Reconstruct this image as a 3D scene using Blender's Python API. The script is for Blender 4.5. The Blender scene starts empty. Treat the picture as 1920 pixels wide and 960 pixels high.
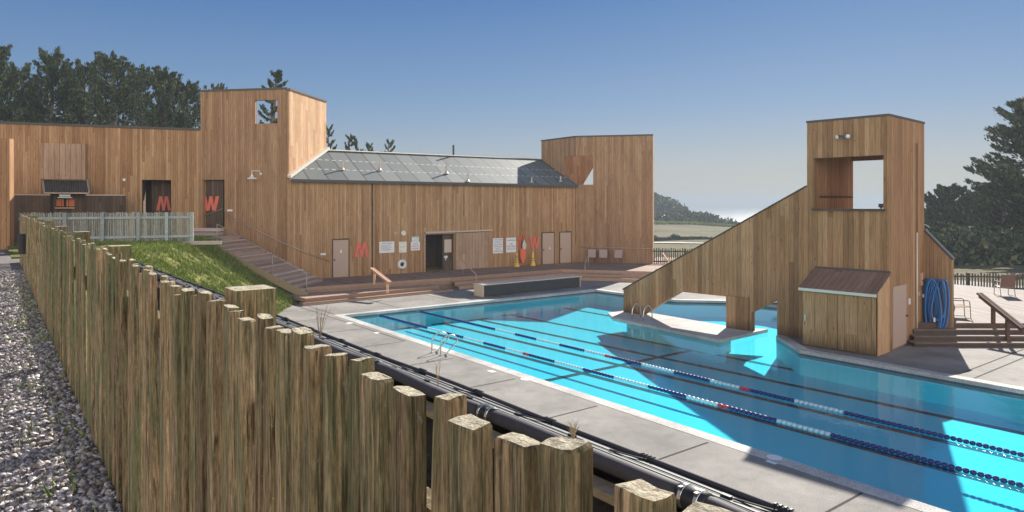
import bpy, bmesh, math, random
import numpy as np
from mathutils import Vector, Matrix
from mathutils.geometry import tessellate_polygon

sc = bpy.context.scene
COL = sc.collection
R = math.radians

# ------------------------------------------------------------------ camera
F = 1280.0                       # focal length in photo pixels (1920 wide)
HZ = 382.0                       # horizon row in the photo
CAMZ = 4.75
cam = bpy.data.cameras.new('camera')
cam.sensor_width = 36.0
cam.lens = 36.0 * F / 1920.0
cam.shift_y = -(480.0 - HZ) / 1920.0
cam.clip_start = 0.05
cam.clip_end = 60000.0
cam_o = bpy.data.objects.new('camera', cam)
COL.objects.link(cam_o)
cam_o.location = (0, 0, CAMZ)
cam_o.rotation_euler = (R(90), 0, 0)
sc.camera = cam_o

# ------------------------------------------------------------------ light
SUN_EL, SUN_AZ = R(30.8), R(28.2)
SUN_STRENGTH = 4.3
SKY_STRENGTH = 0.108
EXPOSURE = 1.25
HAZE_DENSITY = 0.0011
sun = bpy.data.lights.new('sun', 'SUN')
sun.energy = SUN_STRENGTH
sun.angle = R(0.5)
sun.color = (1.0, 0.93, 0.83)
sun_o = bpy.data.objects.new('sun', sun)
COL.objects.link(sun_o)
sd = Vector((math.sin(SUN_AZ) * math.cos(SUN_EL), math.cos(SUN_AZ) * math.cos(SUN_EL), math.sin(SUN_EL)))
sun_o.rotation_euler = (-sd).to_track_quat('-Z', 'Y').to_euler()
sun_o.location = (30, 60, 50)

world = bpy.data.worlds.new('World')
sc.world = world
world.use_nodes = True
wn = world.node_tree
wl = wn.links
bg = wn.nodes['Background']
sky = wn.nodes.new('ShaderNodeTexSky')
sky.sky_type = 'NISHITA'
sky.sun_disc = False
sky.sun_elevation = SUN_EL
sky.sun_rotation = SUN_AZ
sky.air_density = 1.0
sky.dust_density = 0.6
sky.ozone_density = 2.0
gam = wn.nodes.new('ShaderNodeGamma')
gam.inputs[1].default_value = 0.21
hsv = wn.nodes.new('ShaderNodeHueSaturation')
hsv.inputs['Saturation'].default_value = 1.9
hsv.inputs['Value'].default_value = 1.0
mul = wn.nodes.new('ShaderNodeMixRGB')
mul.blend_type = 'MULTIPLY'
mul.inputs[0].default_value = 1.0
wl.new(sky.outputs[0], gam.inputs[0])
wl.new(gam.outputs[0], hsv.inputs['Color'])
wl.new(hsv.outputs[0], mul.inputs[1])
# made-up bright cloud bank, added low behind the camera to fill shaded walls
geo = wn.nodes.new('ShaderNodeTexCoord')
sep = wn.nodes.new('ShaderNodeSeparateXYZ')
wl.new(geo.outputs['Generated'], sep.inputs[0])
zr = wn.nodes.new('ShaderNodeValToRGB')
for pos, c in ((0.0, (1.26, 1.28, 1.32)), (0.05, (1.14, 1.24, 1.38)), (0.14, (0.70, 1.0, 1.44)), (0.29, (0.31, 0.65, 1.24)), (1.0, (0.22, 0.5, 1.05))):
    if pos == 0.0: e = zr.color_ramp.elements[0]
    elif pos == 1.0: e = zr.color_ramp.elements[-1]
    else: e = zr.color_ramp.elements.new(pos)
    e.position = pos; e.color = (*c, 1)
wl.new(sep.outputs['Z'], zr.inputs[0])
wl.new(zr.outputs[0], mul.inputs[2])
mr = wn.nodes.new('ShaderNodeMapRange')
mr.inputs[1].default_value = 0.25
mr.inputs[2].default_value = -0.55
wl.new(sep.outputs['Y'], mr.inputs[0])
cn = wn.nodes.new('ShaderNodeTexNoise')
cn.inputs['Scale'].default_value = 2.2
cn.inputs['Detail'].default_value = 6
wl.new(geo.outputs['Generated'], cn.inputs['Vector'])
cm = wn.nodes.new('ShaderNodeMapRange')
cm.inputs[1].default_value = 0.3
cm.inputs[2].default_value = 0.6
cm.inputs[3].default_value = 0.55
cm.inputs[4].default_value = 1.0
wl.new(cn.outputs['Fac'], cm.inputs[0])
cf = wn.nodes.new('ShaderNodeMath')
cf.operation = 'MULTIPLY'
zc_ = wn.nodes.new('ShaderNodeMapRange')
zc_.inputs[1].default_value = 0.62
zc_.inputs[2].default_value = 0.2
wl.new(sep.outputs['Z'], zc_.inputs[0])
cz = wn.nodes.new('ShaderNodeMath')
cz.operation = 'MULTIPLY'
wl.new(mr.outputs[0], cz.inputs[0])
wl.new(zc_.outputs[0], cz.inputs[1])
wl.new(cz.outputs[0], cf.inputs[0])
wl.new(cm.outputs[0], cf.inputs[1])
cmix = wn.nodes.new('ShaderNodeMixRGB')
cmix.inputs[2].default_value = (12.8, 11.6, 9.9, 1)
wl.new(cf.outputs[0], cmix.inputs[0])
wl.new(mul.outputs[0], cmix.inputs[1])
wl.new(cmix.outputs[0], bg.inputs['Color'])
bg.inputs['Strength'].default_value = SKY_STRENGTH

vs = sc.view_settings
vs.view_transform = 'Standard'
vs.look = 'None'
vs.exposure = EXPOSURE
vs.gamma = 1.0
vs.use_curve_mapping = False
sc.cycles.max_bounces = 8
sc.cycles.diffuse_bounces = 3
sc.cycles.glossy_bounces = 3
sc.cycles.transmission_bounces = 4
sc.cycles.transparent_max_bounces = 8
sc.cycles.volume_bounces = 1
sc.cycles.use_denoising = True
sc.cycles.caustics_reflective = False
sc.cycles.caustics_refractive = False

# ------------------------------------------------------------------ frames
def ray(px, py):
    return Vector(((px - 960.0) / F, 1.0, (HZ - py) / F))

def G(px, py, z=0.0):            # where the line of sight meets a level at height z
    Y = (CAMZ - z) * F / (py - HZ)
    return Vector(((px - 960.0) / F * Y, Y, z))

_a = math.atan(990.0 / 1280.0)
PD = Vector((-math.sin(_a), math.cos(_a), 0))     # pool length
PN = Vector((math.cos(_a), math.sin(_a), 0))      # pool width
def P(s, p, z=0.0):
    return PD * s + PN * p + Vector((0, 0, z))
def inv_p(v):
    return v.x * PD.x + v.y * PD.y, v.x * PN.x + v.y * PN.y

_b = math.atan(968.0 / 1280.0)
FD = Vector((-math.sin(_b), math.cos(_b), 0))     # foreground fence
FN = Vector((math.cos(_b), math.sin(_b), 0))
def FP(s, p, z=0.0):
    return FD * s + FN * p + Vector((0, 0, z))

class Line:                      # a vertical plane in plan: origin, direction
    def __init__(self, o, d):
        self.o = Vector((o[0], o[1], 0)); self.d = Vector((d[0], d[1], 0)).normalized()
        self.n = Vector((self.d.y, -self.d.x, 0))   # towards the viewer's side when d runs left to right
    def u(self, px):
        r = (px - 960.0) / F
        return (r * self.o.y - self.o.x) / (self.d.x - r * self.d.y)
    def uz(self, px, py):
        u = self.u(px)
        Y = (self.o + self.d * u).y
        return u, CAMZ - (py - HZ) * Y / F
    def at(self, u, z=0.0, off=0.0):
        return self.o + self.d * u + self.n * off + Vector((0, 0, z))

# ------------------------------------------------------------------ object helpers
def tag(o, label=None, cat=None, group=None, kind=None):
    if label: o['label'] = label
    if cat: o['category'] = cat
    if group: o['group'] = group
    if kind: o['kind'] = kind
    return o

def thing(name, label, cat, loc=(0, 0, 0), group=None, rz=0.0):
    o = bpy.data.objects.new(name, None)
    o.empty_display_size = 0.2
    COL.objects.link(o)
    o.location = loc
    o.rotation_euler = (0, 0, rz)
    return tag(o, label, cat, group)

class MB:
    """collects shapes for ONE mesh object"""
    def __init__(self):
        self.v = []; self.f = []; self.uv = []; self.m = []
    def poly(self, pts, uvs=None, mat=0):
        i = len(self.v)
        self.v += [tuple(p) for p in pts]
        self.f.append(tuple(range(i, i + len(pts))))
        self.uv += list(uvs) if uvs else [(0, 0)] * len(pts)
        self.m.append(mat)
        return self
    def box(self, c, ax, ay, az, mat=0):
        c, ax, ay, az = Vector(c), Vector(ax), Vector(ay), Vector(az)
        if ax.cross(ay).dot(az) < 0: ax = -ax
        lx, ly, lz = ax.length, ay.length, az.length
        def q(a, b, cc, la, lb):
            self.poly([cc - a - b, cc + a - b, cc + a + b, cc - a + b],
                      [(-la, -lb), (la, -lb), (la, lb), (-la, lb)], mat)
        q(ax, ay, c + az, lx, ly); q(ay, ax, c - az, ly, lx)
        q(ay, az, c + ax, ly, lz); q(az, ay, c - ax, lz, ly)
        q(az, ax, c + ay, lz, lx); q(ax, az, c - ay, lx, lz)
        return self
    def bar(self, a, b, w, h, up=(0, 0, 1), mat=0):      # rectangular bar from a to b
        a, b = Vector(a), Vector(b)
        d = (b - a)
        s = d.cross(Vector(up)).normalized()
        t = s.cross(d).normalized()
        return self.box((a + b) / 2, d / 2, s * w / 2, t * h / 2, mat)
    def prism(self, pts, ext, uvo=None, mat=0):          # closed outline swept along ext
        n = len(pts); pts = [Vector(p) for p in pts]; ext = Vector(ext)
        nrm = Vector((0, 0, 0))
        for k in range(n):
            nrm += pts[k].cross(pts[(k + 1) % n])
        if nrm.dot(ext) > 0: pts.reverse()
        u0 = (pts[1] - pts[0]).normalized(); 
        tris = tessellate_polygon([pts])
        v0 = nrm.normalized().cross(u0)
        uv = lambda p: ((p - pts[0]).dot(u0), (p - pts[0]).dot(v0))
        for t in tris:
            a = [pts[k] for k in t]
            fn = (a[1] - a[0]).cross(a[2] - a[0])
            if fn.dot(ext) > 0: a.reverse()
            self.poly(a, [uv(p) for p in a], mat)
            b = [p + ext for p in reversed(a)]
            self.poly(b, [uv(p - ext) for p in b], mat)
        for k in range(n):
            a, b = pts[k], pts[(k + 1) % n]
            L = (b - a).length
            self.poly([b, a, a + ext, b + ext], [(L, 0), (0, 0), (0, ext.length), (L, ext.length)], mat)
        return self
    def tube(self, pts, r, seg=8, caps=True, mat=0):
        pts = [Vector(p) for p in pts]
        rr = r if isinstance(r, (list, tuple)) else [r] * len(pts)
        rings = []
        ref = None
        for k, p in enumerate(pts):
            d = (pts[min(k + 1, len(pts) - 1)] - pts[max(k - 1, 0)]).normalized()
            if ref is None:
                ref = Vector((0, 0, 1)) if abs(d.z) < 0.9 else Vector((1, 0, 0))
            s = d.cross(ref).normalized()
            t = s.cross(d).normalized()
            ref = t
            i = len(self.v)
            for q in range(seg):
                an = 2 * math.pi * q / seg
                self.v.append(tuple(p + (s * math.cos(an) + t * math.sin(an)) * rr[k]))
            rings.append(i)
        for k in range(len(pts) - 1):
            for q in range(seg):
                a, b = rings[k] + q, rings[k] + (q + 1) % seg
                c, e = rings[k + 1] + (q + 1) % seg, rings[k + 1] + q
                self.f.append((b, a, e, c)); self.uv += [(0, 0)] * 4; self.m.append(mat)
        if caps:
            self.f.append(tuple(rings[0] + q for q in range(seg))); self.uv += [(0, 0)] * seg; self.m.append(mat)
            self.f.append(tuple(rings[-1] + q for q in reversed(range(seg)))); self.uv += [(0, 0)] * seg; self.m.append(mat)
        return self
    def lathe(self, c, prof, seg=16, axis=(0, 0, 1), mat=0):
        c = Vector(c); ax = Vector(axis).normalized()
        s = ax.orthogonal().normalized(); t = ax.cross(s)
        rings = []
        for (r, h) in prof:
            i = len(self.v)
            for q in range(seg):
                an = 2 * math.pi * q / seg
                self.v.append(tuple(c + ax * h + (s * math.cos(an) + t * math.sin(an)) * r))
            rings.append(i)
        for k in range(len(prof) - 1):
            for q in range(seg):
                self.f.append((rings[k] + q, rings[k] + (q + 1) % seg, rings[k + 1] + (q + 1) % seg, rings[k + 1] + q))
                self.uv += [(0, 0)] * 4; self.m.append(mat)
        return self
    def torus(self, c, axis, Rr, r, seg=28, ts=10, mat=0):
        c = Vector(c); ax = Vector(axis).normalized()
        s = ax.orthogonal().normalized(); t = ax.cross(s)
        i0 = len(self.v)
        for a in range(seg):
            an = 2 * math.pi * a / seg
            d = s * math.cos(an) + t * math.sin(an)
            for b in range(ts):
                bn = 2 * math.pi * b / ts
                self.v.append(tuple(c + d * (Rr + r * math.cos(bn)) + ax * r * math.sin(bn)))
        for a in range(seg):
            for b in range(ts):
                self.f.append((i0 + a * ts + b, i0 + ((a + 1) % seg) * ts + b,
                               i0 + ((a + 1) % seg) * ts + (b + 1) % ts, i0 + a * ts + (b + 1) % ts))
                self.uv += [(0, 0)] * 4; self.m.append(mat)
        return self
    def build(self, name, mat, parent=None, smooth=False, bevel=0.0):
        me = bpy.data.meshes.new(name)
        org = Vector((0, 0, 0))
        if parent is not None:
            p = parent
            while p.parent is not None: p = p.parent
            org = Vector(p.location)
        me.from_pydata([tuple(Vector(v) - org) for v in self.v], [], self.f)
        uvl = me.uv_layers.new(name='UVMap')
        flat = np.array(self.uv, dtype=np.float32).reshape(-1)
        if len(flat) == len(me.loops) * 2:
            uvl.data.foreach_set('uv', flat)
        mats = mat if isinstance(mat, (list, tuple)) else [mat]
        for mm in mats: me.materials.append(mm)
        if len(mats) > 1: me.polygons.foreach_set('material_index', self.m)
        if smooth: me.polygons.foreach_set('use_smooth', [True] * len(me.polygons))
        me.update()
        o = bpy.data.objects.new(name, me)
        COL.objects.link(o)
        if parent is not None:
            o.parent = parent
            if parent.parent is not None or parent.type == 'MESH':
                pass
        if bevel > 0:
            b = o.modifiers.new('bevel', 'BEVEL'); b.width = bevel; b.segments = 1
            b.limit_method = 'ANGLE'; b.angle_limit = R(50)
        return o

def raw_mesh(name, v, f, mat, parent=None, smooth=False):
    me = bpy.data.meshes.new(name)
    v = np.asarray(v, dtype=np.float32); f = np.asarray(f, dtype=np.int32)
    me.vertices.add(len(v)); me.vertices.foreach_set('co', v.reshape(-1))
    k = f.shape[1]
    me.loops.add(f.size); me.loops.foreach_set('vertex_index', f.reshape(-1))
    me.polygons.add(len(f)); me.polygons.foreach_set('loop_start', np.arange(0, f.size, k, dtype=np.int32))
    me.update(calc_edges=True)
    me.materials.append(mat)
    if smooth: me.polygons.foreach_set('use_smooth', [True] * len(f))
    o = bpy.data.objects.new(name, me)
    COL.objects.link(o)
    if parent: o.parent = parent
    return o

def struct(o):
    o['kind'] = 'structure'
    return o

def panel(mb, ln, outline, holes=(), off=0.0, thick=0.15, u0=0.0, mat=0):
    """a wall of real thickness with real openings in the plane of Line ln; (u, z) outlines.
    front face at offset off towards the viewer, body behind it."""
    loops = [list(outline)] + [list(h) for h in holes]
    v3 = [[Vector((u, z, 0)) for u, z in lp] for lp in loops]
    flat = [p for lp in loops for p in lp]
    for t in tessellate_polygon(v3):
        a = [flat[k] for k in t]
        ar = (a[1][0] - a[0][0]) * (a[2][1] - a[0][1]) - (a[1][1] - a[0][1]) * (a[2][0] - a[0][0])
        if ar < 0: a.reverse()
        mb.poly([ln.at(u, z, off) for u, z in a], [(u + u0, z) for u, z in a], mat)
        a.reverse()
        mb.poly([ln.at(u, z, off - thick) for u, z in a], [(u + u0, z) for u, z in a], mat)
    for li, lp in enumerate(loops):
        ar = sum(lp[k][0] * lp[(k + 1) % len(lp)][1] - lp[(k + 1) % len(lp)][0] * lp[k][1] for k in range(len(lp)))
        q = lp if (ar > 0) == (li == 0) else lp[::-1]
        for k in range(len(q)):
            a, b = q[k], q[(k + 1) % len(q)]
            L = math.hypot(b[0] - a[0], b[1] - a[1])
            mb.poly([ln.at(*b, off), ln.at(*a, off), ln.at(*a, off - thick), ln.at(*b, off - thick)],
                    [(thick + a[0], b[1]), (a[0] + thick, a[1]), (a[0], a[1]), (a[0], b[1])], mat)
    return mb

def rect(u0, z0, u1, z1):
    return [(u0, z0), (u1, z0), (u1, z1), (u0, z1)]

# ------------------------------------------------------------------ materials
class NT:
    def __init__(self, name, rough=0.8, spec=0.3, metal=0.0):
        self.m = bpy.data.materials.new(name)
        self.m.use_nodes = True
        self.t = self.m.node_tree
        self.b = self.t.nodes['Principled BSDF']
        self.b.inputs['Roughness'].default_value = rough
        self.b.inputs['Specular IOR Level'].default_value = spec
        self.b.inputs['Metallic'].default_value = metal
    def n(self, kind, **kw):
        nd = self.t.nodes.new('ShaderNode' + kind)
        for k, v in kw.items():
            if k.startswith('i_'):
                nd.inputs[k[2:].replace('_', ' ')].default_value = v
            elif k[0] == 'I':
                nd.inputs[int(k[1:])].default_value = v
            else:
                setattr(nd, k, v)
        return nd
    def l(self, a, b):
        self.t.links.new(a, b)
    def math(self, op, a, b=None, c=None, clamp=False):
        nd = self.t.nodes.new('ShaderNodeMath'); nd.operation = op; nd.use_clamp = clamp
        for i, x in enumerate((a, b, c)):
            if x is None: continue
            if isinstance(x, (int, float)): nd.inputs[i].default_value = x
            else: self.l(x, nd.inputs[i])
        return nd.outputs[0]
    def mix(self, fac, a, b, mode='MIX'):
        nd = self.t.nodes.new('ShaderNodeMixRGB'); nd.blend_type = mode
        for i, x in enumerate((fac, a, b)):
            if isinstance(x, (int, float)): nd.inputs[i].default_value = x
            elif isinstance(x, (tuple, list)): nd.inputs[i].default_value = (*x[:3], 1)
            else: self.l(x, nd.inputs[i])
        return nd.outputs[0]
    def ramp(self, fac, stops):
        nd = self.t.nodes.new('ShaderNodeValToRGB')
        e = nd.color_ramp.elements
        e[0].position, e[0].color = stops[0][0], (*stops[0][1], 1)
        e[1].position, e[1].color = stops[-1][0], (*stops[-1][1], 1)
        for p, c in stops[1:-1]:
            x = e.new(p); x.color = (*c, 1)
        self.l(fac, nd.inputs[0])
        return nd.outputs[0]
    def noise(self, vec=None, scale=5.0, detail=4.0, rough=0.55, scl=None, out='Fac'):
        nd = self.n('TexNoise')
        nd.inputs['Scale'].default_value = scale
        nd.inputs['Detail'].default_value = detail
        nd.inputs['Roughness'].default_value = rough
        if vec is not None:
            if scl is not None:
                mp = self.n('Mapping'); mp.inputs['Scale'].default_value = scl
                self.l(vec, mp.inputs['Vector']); vec = mp.outputs[0]
            self.l(vec, nd.inputs['Vector'])
        return nd.outputs[out]
    def coord(self, which='Object'):
        if not hasattr(self, '_tc'): self._tc = self.n('TexCoord')
        return self._tc.outputs[which]
    def bump(self, h, strength=0.5, dist=0.02):
        nd = self.n('Bump')
        nd.inputs['Strength'].default_value = strength
        nd.inputs['Distance'].default_value = dist
        self.l(h, nd.inputs['Height'])
        self.l(nd.outputs[0], self.b.inputs['Normal'])
    def color(self, c):
        if isinstance(c, (tuple, list)): self.b.inputs['Base Color'].default_value = (*c[:3], 1)
        else: self.l(c, self.b.inputs['Base Color'])
        return self

def plain(name, c, rough=0.6, spec=0.4, metal=0.0, var=0.12, scale=8.0):
    t = NT(name, rough, spec, metal)
    nz = t.noise(t.coord(), scale, 5)
    t.color(t.mix(nz, tuple(x * (1 - var) for x in c), tuple(min(1, x * (1 + var)) for x in c)))
    return t.m

def siding(name, cols, bw=0.14, horiz=False, seam=0.66, stain=None, rough=0.8, breaks=3.1, grain=0.75, mould=0.0):
    """boards in UV space (metres). cols: list of board colours"""
    t = NT(name, rough, 0.25)
    sep = t.n('SeparateXYZ'); t.l(t.coord('UV'), sep.inputs[0])
    U, V = (sep.outputs[1], sep.outputs[0]) if horiz else (sep.outputs[0], sep.outputs[1])
    ub = t.math('DIVIDE', U, bw)
    idx = t.math('FLOOR', ub)
    fr = t.math('FRACT', ub)
    # staggered butt joints
    wn1 = t.n('TexWhiteNoise', noise_dimensions='1D'); t.l(idx, wn1.inputs['W'])
    vrow = t.math('FLOOR', t.math('DIVIDE', t.math('ADD', V, t.math('MULTIPLY', wn1.outputs['Value'], breaks * 3)), breaks))
    key = t.math('ADD', t.math('MULTIPLY', idx, 17.31), t.math('MULTIPLY', vrow, 3.77))
    wn2 = t.n('TexWhiteNoise', noise_dimensions='1D'); t.l(key, wn2.inputs['W'])
    n = len(cols)
    col = t.ramp(wn2.outputs['Value'], [(i / max(1, n - 1), c) for i, c in enumerate(cols)])
    # grain
    cmb = t.n('CombineXYZ')
    t.l(t.math('MULTIPLY', U, 55.0), cmb.inputs[0]); t.l(t.math('MULTIPLY', V, 1.6), cmb.inputs[1])
    t.l(t.math('MULTIPLY', wn2.outputs['Value'], 31.0), cmb.inputs[2])
    g = t.noise(cmb.outputs[0], 1.0, 5, 0.65)
    gm = t.n('MapRange'); gm.inputs[1].default_value = 0.3; gm.inputs[2].default_value = 0.72
    gm.inputs[3].default_value = 1 - grain * 0.55; gm.inputs[4].default_value = 1 + grain * 0.35
    t.l(g, gm.inputs[0])
    cg = t.n('CombineXYZ')
    for k in range(3): t.l(gm.outputs[0], cg.inputs[k])
    col = t.mix(1.0, col, cg.outputs[0], 'MULTIPLY')
    # broad weather stain
    cm2 = t.n('CombineXYZ')
    t.l(t.math('MULTIPLY', U, 1.3), cm2.inputs[0]); t.l(t.math('MULTIPLY', V, 0.35), cm2.inputs[1])
    w = t.noise(cm2.outputs[0], 1.0, 5, 0.6)
    wm = t.n('MapRange'); wm.inputs[1].default_value = 0.35; wm.inputs[2].default_value = 0.68; t.l(w, wm.inputs[0])
    sc_ = stain or (0.62, 0.60, 0.56)
    col = t.mix(t.math('MULTIPLY', wm.outputs[0], 0.55), col, t.mix(1.0, col, sc_, 'MULTIPLY'))
    # knots
    vo = t.n('TexVoronoi'); vo.inputs['Scale'].default_value = 1.0
    cm3 = t.n('CombineXYZ'); t.l(t.math('MULTIPLY', U, 4.0), cm3.inputs[0]); t.l(t.math('MULTIPLY', V, 1.5), cm3.inputs[1])
    t.l(cm3.outputs[0], vo.inputs['Vector'])
    kn = t.math('LESS_THAN', vo.outputs['Distance'], 0.085)
    col = t.mix(t.math('MULTIPLY', kn, 0.55), col, (0.09, 0.05, 0.03))
    if mould:
        mz = t.n('MapRange'); mz.inputs[1].default_value = mould; mz.inputs[2].default_value = 0.02; t.l(t.math('ADD', V, t.math('MULTIPLY', t.math('SUBTRACT', g, 0.5), 0.7)), mz.inputs[0])
        col = t.mix(t.math('MULTIPLY', mz.outputs[0], 0.75), col, (0.06, 0.05, 0.03))
    # gap between boards
    e = t.math('ABSOLUTE', t.math('SUBTRACT', fr, 0.5))
    sm = t.n('MapRange'); sm.inputs[1].default_value = 0.44; sm.inputs[2].default_value = 0.488; t.l(e, sm.inputs[0])
    col = t.mix(t.math('MULTIPLY', sm.outputs[0], seam), col, (0.03, 0.018, 0.012))
    t.color(col)
    h = t.math('ADD', t.math('MULTIPLY', sm.outputs[0], -1.0), t.math('MULTIPLY', g, 0.25))
    h = t.math('ADD', h, t.math('MULTIPLY', wn2.outputs['Value'], 0.35))
    t.bump(h, 0.6, 0.012)
    return t.m

def timber(name, cols, rough=0.85, scl=(3, 3, 3), gs=6.0, moss=None, mossamt=0.0):
    """solid timber, grain from object space noise, random tone per object"""
    t = NT(name, rough, 0.25)
    oi = t.n('ObjectInfo')
    va = t.n('VectorMath', operation='ADD')
    cmb = t.n('CombineXYZ')
    for k in range(3): t.l(t.math('MULTIPLY', oi.outputs['Random'], 37.0 + 11 * k), cmb.inputs[k])
    t.l(t.coord('Object'), va.inputs[0]); t.l(cmb.outputs[0], va.inputs[1])
    g = t.noise(va.outputs[0], gs, 6, 0.62, scl)
    col = t.ramp(g, [(0.25 + 0.5 * i / max(1, len(cols) - 1), c) for i, c in enumerate(cols)])
    v = t.n('MapRange'); v.inputs[3].default_value = 0.72; v.inputs[4].default_value = 1.22
    t.l(oi.outputs['Random'], v.inputs[0])
    cg = t.n('CombineXYZ')
    for k in range(3): t.l(v.outputs[0], cg.inputs[k])
    col = t.mix(1.0, col, cg.outputs[0], 'MULTIPLY')
    if moss:
        m1 = t.noise(va.outputs[0], 2.3, 5, 0.6, (2.2, 2.2, 0.7))
        mm = t.n('MapRange'); mm.inputs[1].default_value = 0.42; mm.inputs[2].default_value = 0.66; t.l(m1, mm.inputs[0])
        col = t.mix(t.math('MULTIPLY', mm.outputs[0], mossamt), col, moss)
    t.color(col)
    fine = t.noise(va.outputs[0], gs * 3, 4, 0.7, scl)
    t.bump(t.math('ADD', g, t.math('MULTIPLY', fine, 0.4)), 0.7, 0.012)
    return t.m

M = {}
M['siding'] = siding('redwood_siding', [(0.42, 0.230, 0.112), (0.55, 0.330, 0.172), (0.46, 0.258, 0.130), (0.62, 0.400, 0.222), (0.50, 0.292, 0.148), (0.37, 0.198, 0.098)], 0.115, breaks=6.5)
M['siding_tower'] = siding('tower_siding', [(0.37, 0.208, 0.112), (0.48, 0.292, 0.165), (0.41, 0.238, 0.130), (0.52, 0.332, 0.192), (0.33, 0.182, 0.098)], 0.12, breaks=6.5)
M['siding_brightened'] = siding('orange_redwood_siding', [(0.60, 0.33, 0.17), (0.74, 0.46, 0.26), (0.66, 0.37, 0.19), (0.80, 0.54, 0.33)], 0.30, seam=0.2)  # left tower's sunlit side: sunlight put into the brighter board colours
M['siding_pool'] = siding('pool_tower_siding', [(0.34, 0.180, 0.085), (0.50, 0.295, 0.150), (0.27, 0.145, 0.072), (0.57, 0.36, 0.195), (0.42, 0.225, 0.108), (0.31, 0.175, 0.090), (0.46, 0.255, 0.125)], 0.17, stain=(0.60, 0.58, 0.46), breaks=14, mould=0.45, grain=0.8, seam=0.38)
M['cabinet'] = siding('cabinet_boards', [(0.40, 0.255, 0.125), (0.52, 0.34, 0.18), (0.46, 0.29, 0.145), (0.34, 0.22, 0.11)], 0.41, stain=(0.62, 0.58, 0.45), breaks=14, mould=0.55, grain=0.9, seam=0.35)
M['lid'] = siding('cabinet_lid_boards', [(0.20, 0.12, 0.085), (0.33, 0.21, 0.155), (0.26, 0.16, 0.115)], 0.19, breaks=14, seam=0.6)
M['siding_pool_side'] = siding('pool_tower_side_siding', [(0.36, 0.19, 0.095), (0.50, 0.28, 0.145), (0.42, 0.23, 0.115), (0.55, 0.33, 0.19)], 0.20, breaks=14)
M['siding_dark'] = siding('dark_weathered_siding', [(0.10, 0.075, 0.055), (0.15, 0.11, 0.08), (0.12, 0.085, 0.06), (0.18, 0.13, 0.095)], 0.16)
M['panel_board'] = siding('pale_board_panel', [(0.46, 0.30, 0.20), (0.58, 0.40, 0.28), (0.52, 0.35, 0.235)], 0.24)
M['deck'] = siding('deck_boards', [(0.28, 0.19, 0.145), (0.38, 0.27, 0.205), (0.32, 0.225, 0.17)], 0.14, horiz=True, seam=0.8, breaks=4)
M['deck_pale'] = siding('pale_deck_boards', [(0.22, 0.18, 0.155), (0.30, 0.255, 0.225), (0.255, 0.215, 0.185)], 0.14, horiz=True, seam=0.55, breaks=4)
M['fascia'] = timber('deck_fascia_wood', [(0.28, 0.175, 0.125), (0.44, 0.29, 0.21), (0.54, 0.37, 0.275)], scl=(1.2, 1.2, 9))
M['step_grey'] = timber('grey_step_wood', [(0.40, 0.31, 0.27), (0.55, 0.45, 0.40), (0.66, 0.56, 0.50)], scl=(1.5, 6, 9))
M['stringer'] = timber('stringer_wood', [(0.30, 0.22, 0.13), (0.42, 0.32, 0.19), (0.50, 0.39, 0.25)], scl=(1.5, 4, 9))
M['rail_wood'] = timber('new_redwood_rail', [(0.40, 0.225, 0.145), (0.56, 0.33, 0.22), (0.62, 0.40, 0.28)], scl=(5, 5, 2))
M['rail_dark'] = timber('dark_redwood_rail', [(0.08, 0.045, 0.035), (0.12, 0.07, 0.052), (0.17, 0.10, 0.075)], scl=(5, 5, 2))  # darkened for the right handrail: its backlit shade is put into the colour
M['door'] = plain('painted_tan_door', (0.50, 0.36, 0.29), 0.55, 0.4, var=0.06)
M['trim'] = plain('dark_metal_trim', (0.07, 0.06, 0.055), 0.5, 0.5)
M['pale_flash'] = plain('pale_flashing', (0.70, 0.66, 0.58), 0.45, 0.5)
M['steel'] = plain('brushed_steel', (0.62, 0.60, 0.57), 0.28, 0.5, 1.0, var=0.05)
M['rail_metal'] = plain('weathered_metal_rail', (0.50, 0.42, 0.36), 0.45, 0.5, 0.4)
M['coral'] = plain('coral_painted_letter', (0.72, 0.17, 0.11), 0.55, 0.4, var=0.05)
M['white'] = plain('white_sign_face', (0.82, 0.82, 0.84), 0.5, 0.4, var=0.03)
M['cream'] = plain('cream_sign_face', (0.80, 0.79, 0.68), 0.5, 0.4, var=0.03)
M['bluesign'] = plain('pale_blue_sign_face', (0.66, 0.80, 0.80), 0.5, 0.4, var=0.03)
M['ink'] = plain('grey_sign_ink', (0.12, 0.12, 0.14), 0.6, 0.3)
M['redink'] = plain('red_sign_ink', (0.50, 0.10, 0.08), 0.6, 0.3)
M['yellow'] = plain('yellow_plastic', (0.80, 0.52, 0.06), 0.45, 0.5, var=0.06)
M['orange'] = plain('orange_vinyl', (0.85, 0.16, 0.07), 0.5, 0.5, var=0.06)
M['black'] = plain('black_rubber', (0.028, 0.027, 0.03), 0.5, 0.4)
M['pipe'] = plain('black_plastic_pipe', (0.075, 0.068, 0.074), 0.7, 0.3, var=0.25, scale=14)
M['mat'] = plain('dark_solar_mat', (0.19, 0.195, 0.185), 0.65, 0.35, var=0.3, scale=30)
M['hose'] = plain('blue_hose_vinyl', (0.055, 0.20, 0.52), 0.4, 0.5, var=0.2)
M['floatblue'] = plain('navy_float', (0.02, 0.025, 0.16), 0.35, 0.5)
M['floatwhite'] = plain('white_float', (0.62, 0.76, 0.78), 0.4, 0.5)
M['floatred'] = plain('red_float', (0.70, 0.03, 0.05), 0.4, 0.5)
M['sling'] = plain('tan_sling_fabric', (0.42, 0.32, 0.29), 0.8, 0.2)
M['slingbrown'] = plain('brown_sling_fabric', (0.20, 0.12, 0.09), 0.8, 0.2)
M['chairframe'] = plain('bronze_chair_frame', (0.16, 0.11, 0.10), 0.4, 0.5)
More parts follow.
